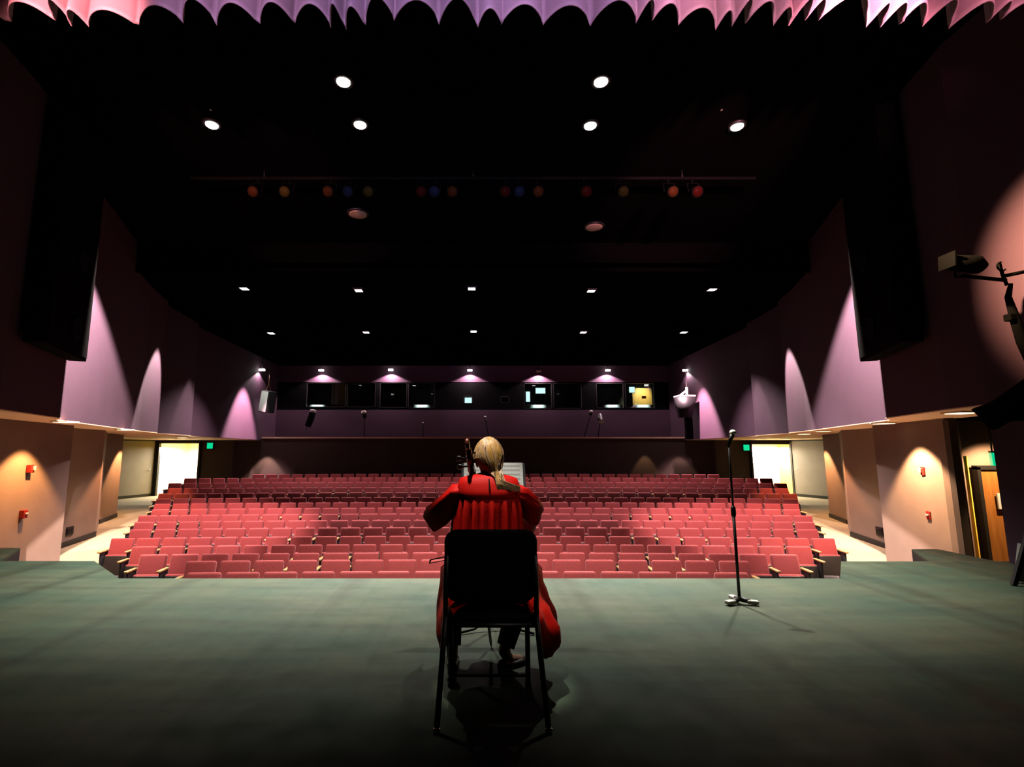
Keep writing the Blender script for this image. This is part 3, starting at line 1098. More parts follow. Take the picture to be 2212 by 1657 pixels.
sleeve([(-.035, 2.75, 1.045), (-.095, 2.765, 1.035), (-.15, 2.80, .985), (-.20, 2.84, .945), (-.235, 2.875, .915), (-.215, 2.90, .925), (-.15, 2.93, .965), (-.10, 2.945, .998)],
       [(.052, .070, 0), (.052, .070, .015), (.046, .068, .04), (.042, .066, .06), (.040, .062, .068), (.042, .06, .06), (.045, .055, .04), (.042, .045, .02)], 1.0)
sleeve([(.215, 2.75, 1.045), (.275, 2.775, 1.03), (.325, 2.815, .985), (.355, 2.855, .965), (.362, 2.89, .945), (.352, 2.94, .895), (.343, 3.0, .835), (.335, 3.05, .78)],
       [(.052, .070, 0), (.052, .070, .015), (.046, .066, .045), (.042, .062, .075), (.040, .06, .08), (.046, .055, .03), (.048, .05, .015), (.042, .042, .0)], 2.2)


# skirt of the robe: over the lap, hanging down beside the seat in wide folds
def lerp(T, y):
    for a_, b_ in zip(T, T[1:]):
        if y <= b_[0]:
            u_ = max(0, (y - a_[0]) / (b_[0] - a_[0]))
            u_ = u_ * u_ * (3 - 2 * u_)
            return [p_ + (q_ - p_) * u_ for p_, q_ in zip(a_[1:], b_[1:])]
    return list(T[-1][1:])


def skirt():
    sl = [  # y, top z, left half, right half, left hem, right hem, left flare, right flare
        (2.47, .520, .190, .205, .47, .46, .0, .05), (2.53, .58, .215, .225, .40, .36, .2, .35), (2.62, .61, .230, .24, .27, .20, .6, .9), (2.72, .622, .24, .25, .20, .14, .9, 1.1),
        (2.84, .628, .25, .27, .20, .17, .8, 1.0), (2.96, .63, .28, .32, .25, .24, .4, .5), (3.08, .62, .295, .345, .28, .28, .2, .2), (3.17, .56, .28, .33, .32, .32, 0, 0)]
    B = [(0, 0), (.2, .03), (.4, .085), (.6, .125), (.8, .12), (1, .06)]
    rings = []
    N = 34
    for i in range(N + 1):
        y = 2.47 + (3.17 - 2.47) * i / N
        zt, wl, wr, hl, hr, fl, fr = lerp(sl, y)
        row = []
        for k in range(15):                    # left side, hem upwards
            u = 1 - k / 14
            b_ = lerp(B, u)[0]
            row.append((-wl - fl * b_ * .42 - .012 * u * math.sin(34 * y + 2.2 * u), y + .015 * math.sin(5 * u + 9 * y), zt - .07 - (zt - .07 - hl) * u))
        for k in range(1, 20):                 # over the lap
            u = k / 20
            x = -wl + (wl + wr) * u
            dip = .05 * math.exp(-((u - .5) / .16) ** 2) * min(1, max(0, (y - 2.7) / .25))
            row.append((x, y, zt - .07 + .07 * math.sin(PI * u) ** .45 - dip + .006 * math.sin(9 * u + 20 * y)))
        for k in range(15):                    # right side, downwards
            u = k / 14
            b_ = lerp(B, u)[0]
            fold = .030 * u * fr * math.sin(30 * y + 3.0 * u + .6) + .012 * u * math.sin(55 * y)
            row.append((wr + fr * b_ * .92 + fold, y + .03 * u * math.sin(4 * u + 8 * y), zt - .07 - (zt - .07 - hr) * u + .015 * math.sin(26 * y) * u))
        rings.append([V(p) - V((0, P0.y, 0)) for p in row])
    o = link('skirt', loft(rings, closed=False), 'robe', robe, smooth=True)
    solid(o, .004)
skirt()
for nm in [o for o in bpy.data.objects if o.name.startswith('robe') and o.type == 'EMPTY']:
    bpy.data.objects.remove(nm)

# ------------------------------------------------------------------ cello
EP, SC = V((.12, 3.28, 0.0)), V((-.037, 2.665, 1.36))
ce = thing('cello', 'dark varnished cello held between the knees, scroll beside the blonde head', 'cello', EP)
ce.location = EP + V((0, DY, 0))
ax = (SC - EP).normalized()
fn = V((.10, 1, 0))
fn = (fn - ax * fn.dot(ax)).normalized()          # the strings face the hall
sd = fn.cross(ax).normalized()
MX = Matrix((sd, fn, ax)).transposed().to_4x4()
LT = (SC - EP).length


def half(t):
    """half width of the body, t from the bottom"""
    K = [(0, .06), (.02, .13), (.08, .19), (.16, .215), (.26, .20), (.34, .135), (.42, .112), (.50, .125), (.56, .155), (.64, .168), (.70, .15), (.735, .09), (.75, .03)]
    for a, b in zip(K, K[1:]):
        if t <= b[0]:
            u = (t - a[0]) / (b[0] - a[0])
            u = u * u * (3 - 2 * u)
            return a[1] + (b[1] - a[1]) * u
    return .03
rings = []
B0 = .27
for i in range(31):
    t = .75 * i / 30
    w = half(t)
    arch = .03 * math.sin(PI * min(1, max(0, t / .75)))
    row = []
    for k in range(24):
        a = 2 * PI * k / 24
        c, s = math.cos(a), math.sin(a)
        x = w * (abs(c) ** .45) * (1 if c > 0 else -1)
        y = (abs(s) ** .45) * (1 if s > 0 else -1) * (.052 + arch * (1 - min(1, abs(x) / max(w, .01)) ** 2))
        row.append(MX @ V((x, y, B0 + t)))
    rings.append(row)
cb = link('body', loft(rings, cap=True), 'wood', ce, smooth=True)
for s in (-1, 1):
    fh = tb([MX @ V((s * x, .082, B0 + z)) for x, z in ((.055, .28), (.07, .32), (.062, .36), (.052, .40), (.06, .43))], .005, 6)
    link('sound_hole', fh, 'ebony', cb)
link('neck', tb([MX @ V((0, .055, B0 + .70)), MX @ V((0, .05, B0 + .80)), MX @ V((0, .045, 1.28))], [.026, .018, .017], 12), 'wood', ce)
fb = bmesh.new()
box(fb, (0, .082, B0 + .70), (.042, .018, .58), bev=.006)
bmesh.ops.transform(fb, matrix=MX, verts=fb.verts[:])
link('fingerboard', fb, 'ebony', ce)
pg = bmesh.new()
tube(pg, [(0, .045, 1.26), (0, .038, 1.34), (0, .02, 1.42)], [.021, .021, .016], 10)
sp = []
for k in range(26):
    a = k / 25 * 4.2 * PI
    r = .032 * (1 - k / 30)
    sp.append((0, -.005 - r * math.cos(a) * .9 + .012, 1.452 + r * math.sin(a)))
tube(pg, [(0, .02, 1.42)] + sp, [.016] + [.013 - .005 * k / 25 for k in range(26)], 8)
bmesh.ops.transform(pg, matrix=MX, verts=pg.verts[:])
link('scroll', pg, 'wood', ce)
for s, z in ((-1, 1.30), (1, 1.325), (-1, 1.355), (1, 1.385)):
    p = bmesh.new()
    tube(p, [(-s * .02, .036, z), (s * .045, .036, z), (s * .052, .036, z), (s * .075, .036, z), (s * .08, .036, z)], [.005, .006, .015, .018, .008], 10)
    for v in p.verts:
        v.co.y = .036 + (v.co.y - .036) * (.6 if abs(v.co.x) > .048 else 1)
    bmesh.ops.transform(p, matrix=MX, verts=p.verts[:])
    link('peg', p, 'ebony', ce)
b = bmesh.new()
box(b, (0, .115, B0 + .33), (.085, .012, .01))
for s in (-1, 1):
    box(b, (s * .03, .100, B0 + .33), (.014, .012, .05))
box(b, (0, .135, B0 + .33), (.07, .009, .035), bev=.004)
bmesh.ops.transform(b, matrix=MX, verts=b.verts[:])
link('bridge', b, 'armwood', ce)
b = bmesh.new()
box(b, (0, .105, B0 + .13), (.045, .012, .22), (math.radians(-8), 0, 0), bev=.005)
bmesh.ops.transform(b, matrix=MX, verts=b.verts[:])
link('tailpiece', b, 'ebony', ce)
for k in range(4):
    x = -.021 + .014 * k
    link('string', tb([MX @ V((x, .115, B0 + .22)), MX @ V((x, .153, B0 + .33)), MX @ V((x * .6, .095, B0 + .98)), MX @ V((x * .6, .06, 1.30))], .0012, 5), 'steel', ce)
link('endpin', tb([MX @ V((0, 0, B0 + .01)), MX @ V((0, 0, .03)), MX @ V((0, 0, 0.002))], [.011, .009, .003], 10), 'white', ce)

# bow
bw = thing('cello_bow', 'thin cello bow held in the right hand across the strings', 'bow', (BOWR + BOWL) / 2 + V((0, DY, 0)))
c0 = (BOWR + BOWL) / 2
mid = V((0, .03, .0))
link('stick', tb([BOWR - c0, (BOWR - c0) * .5 + mid * .3, V((0, 0, 0)) + mid * .4, (BOWL - c0) * .6 + mid * .3, BOWL - c0], [.006, .005, .005, .0045, .004], 8), 'wood', bw)
link('bow_hair', tb([BOWR - c0 + V((-.03, .0, -.022)), BOWL - c0 + V((0, 0, -.02))], .003, 6), 'white', bw)
link('frog', bx(BOWR - c0 + V((-.03, 0, -.014)), (.05, .014, .022), bev=.003), 'ebony', bw)
link('tip', tb([BOWL - c0, BOWL - c0 + V((-.005, 0, -.022))], [.006, .004], 8), 'wood', bw)

# ------------------------------------------------------------------ music stand
ms = thing('music_stand', 'black music stand with white sheets in front of the player', 'music stand', (.158, 3.62 + DY, -.035))
d = bmesh.new()
box(d, (0, .10, 1.06), (.50, .006, .34), (math.radians(-18), 0, 0), bev=.002)
box(d, (0, .03, .895), (.50, .05, .006))
link('desk', d, 'black', ms)
link('pole', tb([(0, .09, 1.0), (0, .05, .80), (0, 0, .75), (0, 0, .10)], [.011, .011, .012, .012], 10), 'black', ms)
for a in (90, 205, 335):
    r = math.radians(a)
    link('leg', tb([(0, 0, .13), (.16 * math.cos(r), .16 * math.sin(r), .06), (.30 * math.cos(r), .30 * math.sin(r), .046)], [.01, .009, .009], 8), 'black', ms)
link('clutch', lathe(bmesh.new(), [(.013, .68), (.019, .69), (.019, .75), (.013, .76)], 14), 'black', ms)


def sheet(name, xc, w, label):
    o = link(name, bm_sheet(w), 'paper')
    o.location = (.158 + xc, 3.62 + DY, -.035)
    tag(o, label, 'sheet music', 'sheets on the music stand')
    nb = bmesh.new()
    for k in range(9):
        z0 = .14 - .034 * k
        for j in range(3):
            box(nb, (0, -.0065, z0 - .005 * j), (w * .8, .0004, .0012))
        for j in range(7):
            box(nb, (-w * .36 + j * w * .12, -.0067, z0 - .006 * ((j * 3) % 4) / 2), (.005, .0004, .006))
    bmesh.ops.transform(nb, matrix=Matrix.Translation((0, .10, 1.07)) @ Matrix.Rotation(math.radians(-18), 4, 'X'), verts=nb.verts[:])
    link('printed_notes', nb, 'ink', o)
def bm_sheet(w):
    b = bmesh.new()
    box(b, (0, -.005, 0), (w, .0016, .325))
    bmesh.ops.transform(b, matrix=Matrix.Translation((0, .10, 1.07)) @ Matrix.Rotation(math.radians(-18), 4, 'X'), verts=b.verts[:])
    return b
sheet('sheet_music', -.118, .225, 'white sheet of music on the stand, left of the blonde head')
sheet('sheet_music', .118, .225, 'white sheet of printed music on the stand, right of the blonde head')

# ------------------------------------------------------------------ microphone on its stand
b0 = at(1598, 1305, z=0)
tp = at(1573, 957, Y=b0.y)
mk = thing('microphone_stand', 'tall straight black microphone stand near the stage edge', 'microphone stand', (b0.x, b0.y, 0))
hh = tp.z
link('pole', tb([(0, 0, .03), (0, 0, hh * .56)], .0125, 12), 'iron', mk)
link('upper_pole', tb([(0, 0, hh * .55), (0, 0, hh)], .009, 12), 'iron', mk)
link('clutch', lathe(bmesh.new(), [(.013, hh * .53), (.02, hh * .54), (.02, hh * .585), (.012, hh * .60)], 14), 'black', mk)
bs = bmesh.new()
for a in (90, 200, 340):
    r = math.radians(a)
    tube(bs, [(0, 0, .045), (.06 * math.cos(r), .06 * math.sin(r), .03), (.125 * math.cos(r), .125 * math.sin(r), .016)], [.022, .018, .016], 10)
link('base', bs, 'iron', mk)
for a in (90, 200, 340):
    r = math.radians(a)
    f = bmesh.new()
    box(f, (.10 * math.cos(r), .10 * math.sin(r), .026), (.085, .05, .03), (0, 0, r), bev=.01, seg=3)
    link('foot_pad', f, 'white', mk, smooth=True)['label'] = 'pale foot pad'
hd = at(1583, 935, Y=b0.y - .03) 
mc = thing('microphone', 'silver ball headed microphone clipped on top of the tall stand', 'microphone', hd)
dv = (V((b0.x, b0.y, hh)) - hd)
tail = V((-.045, -.02, -.085))
link('handle', tb([V((0, 0, 0)) + tail * .15, tail * .6, tail * 1.5], [.022, .017, .012], 12), 'black', mc)
g = bmesh.new()
bmesh.ops.create_uvsphere(g, u_segments=18, v_segments=12, radius=.029)
link('grille', g, 'mesh', mc, smooth=True)
cl = bmesh.new()
tube(cl, [(0, 0, hh - .005), (hd.x - b0.x + tail.x * .75, hd.y - b0.y + tail.y * .75, hd.z + tail.z * .75)], .012, 8)
link('clip', cl, 'black', mk)

# ------------------------------------------------------------------ lamps in the ceilings
def downlight(name, p, label, group, r=.11, square=False, lens='lit', tilt=None):
    t = thing(name, label, 'ceiling light', p, 0, group)
    a, b = bmesh.new(), bmesh.new()
    if square:
        for cx, cy, sx, sy in ((0, r + .02, 2 * r + .08, .04), (0, -r - .02, 2 * r + .08, .04), (r + .02, 0, .04, 2 * r), (-r - .02, 0, .04, 2 * r)):
            box(a, (cx, cy, -.02), (sx, sy, .05))
        box(b, (0, 0, -.02), (2 * r, 2 * r, .05))
    else:
        lathe(a, [(r + .05, 0), (r + .05, -.03), (r + .012, -.04), (r + .012, 0)], 28)
        lathe(b, [(r, 0), (r, -.045), (r * .8, -.06), (.01, -.068)], 28)
    link('trim_ring', a, 'black', t)
    link('lens', b, lens, t)
    return t


side = ['leftmost', 'second from the left', 'third from the left', 'third from the right', 'second from the right', 'rightmost']
lab = ['large round ceiling light at far left, low of the front six', 'large round ceiling light, upper left of the front six',
       'large round ceiling light just below the upper left one', 'large round ceiling light just below the upper right one',
       'large round ceiling light, upper right of the front six', 'large round ceiling light at far right, low of the front six']
for (px, py), l in zip(FRONT_LIGHTS, lab):
    p = at(px, py, z=ZF)
    downlight('ceiling_light', p, l, 'large round lights over the stage front', .095)
five = ['leftmost', 'second from left', 'middle one', 'second from right', 'rightmost']
for (px, py), w in zip(MID_LIGHTS, five):
    p = at(px, py, z=ZR)
    downlight('ceiling_light', p, 'small ceiling light, %s of the upper row of five' % w, 'upper row of five ceiling lights', .10, True)
for (px, py), w in zip(REAR_LIGHTS, five):
    p = at(px, py, z=ZR)
    downlight('ceiling_light', p, 'small ceiling light, %s of the lower row of five' % w, 'lower row of five ceiling lights', .11, True)
seven = ['leftmost', 'second from left', 'third from left', 'middle one', 'third from right', 'second from right', 'rightmost']
for i, ((px, py), w) in enumerate(zip(BOOTH_LIGHTS, seven)):
    p = booth_lamp(i)
    t = thing('ceiling_light', 'small boxy light over the booth wall, %s of seven' % w, 'ceiling light', (p.x, p.y, ZR), 0, 'seven lights along the booth wall')
    link('stem', tb([(0, 0, 0), (0, 0, p.z - ZR + .04)], .02), 'black', t)
    link('lens', bx((0, 0, p.z - ZR), (.26, .14, .10), bev=.02), 'lit' if i != 4 else 'dull', t)
for (px, py), l in zip(((773, 460), (1283, 488)), ('dim unlit round ceiling lamp on the left of the dark ceiling', 'dim unlit round ceiling lamp on the right of the dark ceiling')):
    downlight('ceiling_light', at(px, py, z=ZF), l, 'dim round ceiling lamps', .20, lens='dull')
# soffit lights
SL = [(140, 911, 'near end of the left ledge'), (270, 928, 'middle of the left ledge'), (394, 945, 'far end of the left ledge, above the bright doorway'),
      (2076, 891, 'near end of the right ledge'), (1909, 914, 'right ledge beside the mauve fin edge'), (1778, 931, 'right ledge, third from its near end'),
      (1737, 937, 'right ledge, fourth from its near end'), (1698, 948, 'far end of the right ledge, above the bright doorway')]
for px, py, w in SL:
    p = at(px, py, z=ZS - .012)
    t = thing('soffit_light', 'small glowing rectangular light in the %s' % w, 'ceiling light', p, 0, 'small lights in the side ledges')
    link('trim_ring', bx((0, 0, .0), (.30, .30, .02)), 'soffit', t)
    link('lens', bx((0, 0, -.012), (.24, .24, .014)), 'litwarm', t)

# exit signs
for px, py, Y, w in ((453, 963, 24.5, 'right of the left bright doorway'), (1613, 967, 24.5, 'left of the right bright doorway')):
    p = at(px, py, Y=Y)
    t = thing('exit_sign', 'small glowing green sign on the wall, %s' % w, 'exit sign', p, 0, 'green exit signs')
    link('housing', bx((0, .07, 0), (.32, .08, .32), bev=.01), 'black', t)
    link('sign_face', bx((0, .02, 0), (.28, .03, .28), bev=.01), 'exitg', t)
p = at(2145, 992, Y=8.3)
t = thing('exit_sign', 'small glowing green sign seen edge on above the orange door', 'exit sign', p, math.radians(51), 'green exit signs')
link('housing', bx((0, 0, .12), (.30, .06, .03), bev=.01), 'black', t)
link('sign_face', bx((0, 0, 0), (.28, .05, .21), bev=.006), 'exitg', t)
link('bracket', tb([(0, 0, .13), (0, 0, ZS - p.z)], .012), 'black', t)

# fire alarm boxes on the tan walls
WL, WR = ((-8.0, 8.4), (-8.6, 10.75)), ((8.0, 8.4), (8.6, 10.75))
def red_box(px, py, wall, name, label, strobe):
    q = on_wall(px, py, *wall)
    s = -1 if q.x < 0 else 1
    d_ = Vector(wall[1]) - Vector(wall[0])
    t = thing(name, label, 'fire alarm', q, math.atan2(d_.y, d_.x))
    link('housing', bx((0, s * .04, 0), (.12, .08, .15), bev=.012), 'red', t)
    if strobe:
        link('strobe_lens', bx((.03, s * .09, .01), (.05, .035, .08), bev=.012), 'white', t)
    else:
        link('pull_handle', bx((0, s * .09, .01), (.08, .02, .03), bev=.006), 'white', t)
    return t
red_box(60, 1013, WL, 'fire_strobe', 'red fire alarm with white strobe, upper of two on the left tan wall', True)
red_box(45, 1111, WL, 'fire_pull_station', 'red fire alarm box, lower of two on the left tan wall', False)
red_box(2003, 1018, WR, 'fire_strobe', 'red fire alarm with white strobe, upper of two on the right tan wall', True)
red_box(2016, 1114, WR, 'fire_pull_station', 'red fire alarm box, lower of two on the right tan wall', False)
for px, py, wall, w in ((150, 1147, ((-9.45, 11.4), (-9.72, 13.2)), 'left'), (1901, 1148, ((9.45, 11.4), (9.72, 13.2)), 'right')):
    q = on_wall(px, py, *wall)
    t = thing('floor_vent', 'small black wall vent just above the %s baseboard' % w, 'wall vent', q, math.atan2(wall[1][1] - wall[0][1], wall[1][0] - wall[0][0]))
    s = -1 if q.x < 0 else 1
    vb = bmesh.new()
    for k in range(4):
        box(vb, (0, s * .02, -.06 + .04 * k), (.22, .03, .012))
    link('slats', vb, 'base', t)
    link('frame', bx((0, s * .006, 0), (.26, .02, .2)), 'base', t)

# ------------------------------------------------------------------ loudspeakers and hung gear
def column_speaker(s, label):
    A, B = V((s * 6.37, 6.86, 0)), V((s * 6.97, 8.42, 0))
    d_ = (B - A).normalized()
    n_ = V((-d_.y, d_.x, 0)) * s
    t = thing('column_loudspeaker', label, 'loudspeaker', (A + B) / 2 + n_ * .14 + V((0, 0, 2.82)), math.atan2(d_.y, d_.x))
    L = (B - A).length
    link('cabinet', bx((0, 0, 1.85), (L, .26, 3.7), bev=.02), 'drape', t)
    link('grille', bx((0, s * .135, 1.85), (L - .1, .02, 3.6)), 'drape', t)
    for z in (.45, 1.6):
        link('driver', lathe(bmesh.new(), [(.20, 0), (.20, .02), (.15, .012), (.05, -.0), (.01, .01)], 22, Matrix.Translation((.15, s * .15, z)) @ Matrix.Rotation(-s * PI / 2, 4, 'X')), 'vinyl', t)
    return t
column_speaker(-1, 'tall black loudspeaker column on the left mauve wall')
column_speaker(1, 'tall black loudspeaker column on the right mauve wall')

# hung loudspeaker at the left of the booth wall
p = at(579, 868, Y=24.2)
t = thing('hung_loudspeaker', 'hanging loudspeaker with its lit side coloured white at the left of the booth wall', 'loudspeaker', p, math.radians(60))
link('cabinet', bx((0, 0, 0), (.50, .55, 1.05), (math.radians(10), 0, 0), bev=.03), 'black', t)
link('lit_side_panel', bx((-.262, 0, 0), (.02, .5, .98), (math.radians(10), 0, 0)), 'white', t)['label'] = 'side panel coloured white as lit'  # white colour stands in for light falling on the cabinet side
for dx in (-.15, .15):
    link('chain', tb([(dx, 0, .5), (0, 0, .9), (0, 0, ZR - p.z)], .014), 'armwood', t)
p = at(1480, 880, Y=23.4)
t = thing('hung_loudspeaker', 'black tapered loudspeaker with its lit top coloured pale at the right of the booth wall', 'loudspeaker', p, 0)
cb_ = loft([[(-.28, -.22, -.48), (.22, -.22, -.48), (.22, .2, -.48), (-.28, .2, -.48)], [(-.40, -.3, .46), (.40, -.3, .46), (.40, .3, .46), (-.40, .3, .46)]], cap=True)
link('cabinet', cb_, 'black', t)
link('lit_top_panel', bx((0, 0, .51), (.82, .62, .09), bev=.02), 'white', t)['label'] = 'top panel coloured pale as lit'  # pale colour stands in for light on top of the cabinet
br = bmesh.new()
tube(br, [(.12, 0, .5), (.12, 0, .95)], .06, 10)
tube(br, [(-.2, 0, .56), (.12, 0, .8)], .05, 8)
tube(br, [(.12, 0, .9), (.12, 0, ZR - p.z)], .02, 8)
link('bracket', br, 'white', t)
link('lower_column', bx((.14, .05, -.98), (.30, .26, 1.02), bev=.03), 'drape', t)

# spotlights and mic booms on the balcony
def lampstand(name, px, py0, py1, label, lean=0, lens='white', head=.16, angle=-35):
    a, b_ = at(px + lean, py1, Y=25.75), at(px, py0, Y=25.75)
    t = thing(name, label, 'spotlight', (a.x, a.y, ZS))
    dx, h = b_.x - a.x, b_.z - ZS
    link('pole', tb([(0, 0, .02), (dx * .9, 0, h * .9), (dx, 0, h)], .028), 'black', t)
    link('base', lathe(bmesh.new(), [(.18, 0), (.18, .02), (.04, .045)], 18), 'black', t)
    hd_ = Matrix.Translation((dx, 0, h)) @ Matrix.Rotation(math.radians(90 + angle), 4, 'X')
    if head:
        link('lamp_housing', lathe(bmesh.new(), [(head * .5, -head * 1.4), (head * .8, -head), (head * .8, head), (head, head * 1.3)], 18, hd_), 'black', t)
        link('lens', lathe(bmesh.new(), [(head * .9, head * 1.3), (head * .9, head * 1.4), (head * .3, head * 1.5)], 18, hd_), lens, t)
    return t
lampstand('stage_spotlight', 1297, 903, 948, 'spotlight with a pale head on a thin stand before the booth wall', -6, 'white', .17, 60)
lampstand('stage_spotlight', 1276, 893, 940, 'slanting black spotlight pole left of the pale headed spotlight', -16, 'dull', .11)
lampstand('stage_spotlight', 1048, 903, 948, 'thin black leaning pole with a pale tip behind the player', 9, 'white', .07)
lampstand('stage_spotlight', 787, 896, 948, 'dim black spotlight between the two left booth windows', 0, 'dull', .15)
lampstand('stage_spotlight', 914, 915, 948, 'short thin black pole below the second booth window', 0, 'dull', .05)
p = at(671, 906, Y=25.75)
t = thing('stage_spotlight', 'slanted black spotlight with a tan end below the first booth window', 'spotlight', p, 0)
link('lamp_housing', tb([(.09, 0, .36), (0, 0, 0), (-.14, 0, -.36)], [.17, .17, .15], 16), 'drape', t)
link('lens', lathe(bmesh.new(), [(.16, 0), (.16, .12), (.10, .15)], 18, Matrix.Translation((.09, 0, .36)) @ Matrix.Rotation(.2, 4, 'Y')), 'white', t)
link('yoke', tb([(-.2, 0, -.05), (-.2, 0, ZS - p.z + .02), (-.2, .0, ZS - p.z + .01)], .02), 'black', t)

# booth contents seen through the windows
def booth_at(px, py, d_=.75):
    return at(px, py, Y=YU + d_)
def desk(px0, px1, py, label):
    a, b_ = booth_at(px0, py), booth_at(px1, py)
    t = thing('control_desk', label, 'desk', ((a.x + b_.x) / 2, YU + 1.1, 2.25))
    H = a.z + .12 - 2.25
    w = b_.x - a.x
    link('desktop', bx((0, 0, H - .12), (w, .7, .24), bev=.02), 'white', t)
    spot(((a.x + b_.x) / 2, YU + .25, 5.2), ((a.x + b_.x) / 2, YU + .78, a.z), 600, 30, .8, (.86, .95, 1), .1)
    for s in (-1, 1):
        link('leg', bx((s * (w / 2 - .05), 0, (H - .24) / 2), (.06, .5, H - .24)), 'grey', t)
    return t
desk(663, 708, 879, 'white desk behind the leftmost booth window')
desk(884, 938, 879, 'white desk behind the second booth window')
desk(1134, 1192, 879, 'white desk behind the third booth window')
desk(1300, 1345, 879, 'white desk behind the left half of the fourth booth window')
desk(1366, 1412, 879, 'white desk behind the right half of the fourth booth window')
for i, (x0, x1) in enumerate(((717, 721), (724, 731))):
    a, b_ = booth_at(x0, 827, .3), booth_at(x1, 874, .3)
    t = link('blind_strip', bx(((a.x + b_.x) / 2, YU + .3, (a.z + b_.z) / 2), (b_.x - a.x, .04, a.z - b_.z), bev=.01), 'white')
    tag(t, '%s white hanging strip at the right of the leftmost booth window' % ('narrow' if i == 0 else 'wider'), 'blind strip', 'white strips in the left booth window')
a, b_ = booth_at(735, 830, 1.5), booth_at(747, 905, 1.5)
t = link('wooden_cupboard', bx(((a.x + b_.x) / 2, YU + 1.5, (a.z + 2.25) / 2), (b_.x - a.x, .4, a.z - 2.25), bev=.01), 'boothdoor')
tag(t, 'orange wood cupboard at the right edge of the leftmost booth window', 'cupboard')
a = booth_at(705, 872, .9)
t = thing('desk_chair', 'pale chair behind the desk in the leftmost booth window', 'chair', (a.x + .15, YU + 2.0, 2.26))
link('seat', bx((0, 0, .55), (.5, .5, .08), bev=.03), 'white', t)
link('backrest', bx((.12, .1, .95), (.12, .4, .6), (0, .3, 0), bev=.04), 'white', t)
link('pedestal', tb([(0, 0, 0), (0, 0, .55)], .04), 'grey', t)
for px0, px1, y0, y1, l in ((1157, 1178, 838, 850, 'bright screen glowing high in the third booth window'), (1136, 1145, 846, 868, 'tall bright screen at the left of the third booth window'),
                            (1359, 1371, 836, 848, 'small white screen in the orange lit fourth booth window'), (1004, 1019, 859, 871, 'small blue screen in the tiny middle window')):
    a, b_ = booth_at(px0, y0, 1.75), booth_at(px1, y1, 1.75)
    t = thing('monitor', l, 'monitor', ((a.x + b_.x) / 2, YU + 1.75, (a.z + b_.z) / 2))
    link('screen', bx((0, 0, 0), (b_.x - a.x, .03, a.z - b_.z)), 'screen', t)
    link('casing', bx((0, .035, 0), (b_.x - a.x + .04, .04, a.z - b_.z + .04), bev=.01), 'black', t)
    link('stand', tb([(0, .04, 0), (0, .04, 2.26 - (a.z + b_.z) / 2)], .025), 'black', t)
a, b_ = booth_at(1366, 838, 2.4), booth_at(1410, 882, 2.4)
t = link('wooden_cupboard', bx(((a.x + b_.x) / 2, YU + 2.6, (a.z + 2.25) / 2), (b_.x - a.x, .3, a.z - 2.25)), 'boothdoor')
tag(t, 'orange lit wooden cupboard in the rightmost booth window', 'cupboard')
spot(((a.x + b_.x) / 2, YU + 1.3, 5.3), ((a.x + b_.x) / 2, YU + 2.5, a.z - .5), 260, 60, .9, (1, .82, .5), .1)
a = booth_at(1386, 860, 1.6)
t = link('red_box', bx((a.x, YU + 1.2, a.z), (.22, .1, .14), bev=.01), 'red')
tag(t, 'small red box before the orange cupboard in the rightmost booth window', 'box')
a, b_ = booth_at(822, 828, 2.2), booth_at(879, 882, 2.2)
t = link('green_reflection', loft([[(a.x + (b_.x - a.x) * k / 40, YU + 2.2 + .05 * math.sin(k * 1.3), z_) for k in range(41)] for z_ in (2.25, a.z)], closed=False), 'greenish')  # folded sheet whose green stands in for the pane's reflection
solid(t, .01)
tag(t, 'dim green reflection in the second booth window, built as a folded sheet', 'curtain')

# ------------------------------------------------------------------ lighting pipe with coloured lamps, high in the dark
Yp = 8.9
zp = at(1000, 417, Y=Yp).z + .3
t = thing('lighting_pipe', 'black lighting pipe hung across the dark front ceiling', 'pipe', (0, Yp, zp))
link('pipe', tb([(-5.4, 0, 0), (5.4, 0, 0)], .03), 'drape', t)
for x in (-4, 0, 4):
    link('hanger', tb([(x, 0, 0), (x, 0, ZF - zp)], .012), 'black', t)
gels = dict(amber=(.06, .022, .006), blue=(.012, .022, .05), red=(.045, .006, .004), yellow=(.045, .038, .008))
for k, c in gels.items():
    M['gel_' + k] = mat(k + '_gel', c, .4, emit=c, power=.003, spec=.02)  # weak glow put into the gels for light caught by unlit lenses
for px, c, n_ in ((556, 'amber', 'far left'), (623, 'yellow', 'second from left'), (715, 'amber', 'third from left'), (757, 'blue', 'fourth from left'), (800, 'yellow', 'fifth from left'), (912, 'red', 'sixth from left'),
              (940, 'blue', 'seventh from left'), (978, 'amber', 'eighth from left'), (1090, 'red', 'seventh from right'), (1120, 'blue', 'sixth from right'), (1160, 'amber', 'fifth from right'), (1262, 'red', 'fourth from right'), (1340, 'yellow', 'third from right'),
              (1445, 'amber', 'second from right'), (1497, 'red', 'far right')):
    x = at(px, 417, Y=Yp).x
    t = thing('stage_lantern', 'dim stage lamp with %s gel on the dark pipe, %s' % (c, n_), 'stage lamp', (x, Yp, zp), 0, 'coloured stage lamps on the pipe')
    hd_ = Matrix.Translation((0, -.05, -.30)) @ Matrix.Rotation(math.radians(118), 4, 'X')
    link('lamp_housing', lathe(bmesh.new(), [(.05, -.22), (.085, -.18), (.09, .1), (.105, .16)], 16, hd_), 'drape', t)
    link('gel', lathe(bmesh.new(), [(.09, .16), (.09, .17), (.01, .172)], 16, hd_), 'gel_' + c, t)
    yk_ = bmesh.new()
    tube(yk_, [(-.104, -.05, -.30), (-.104, 0, -.10), (.104, 0, -.10), (.104, -.05, -.30)], .008, 6)
    tube(yk_, [(0, 0, -.10), (0, 0, -.03)], .012, 6)
    link('yoke', yk_, 'drape', t)
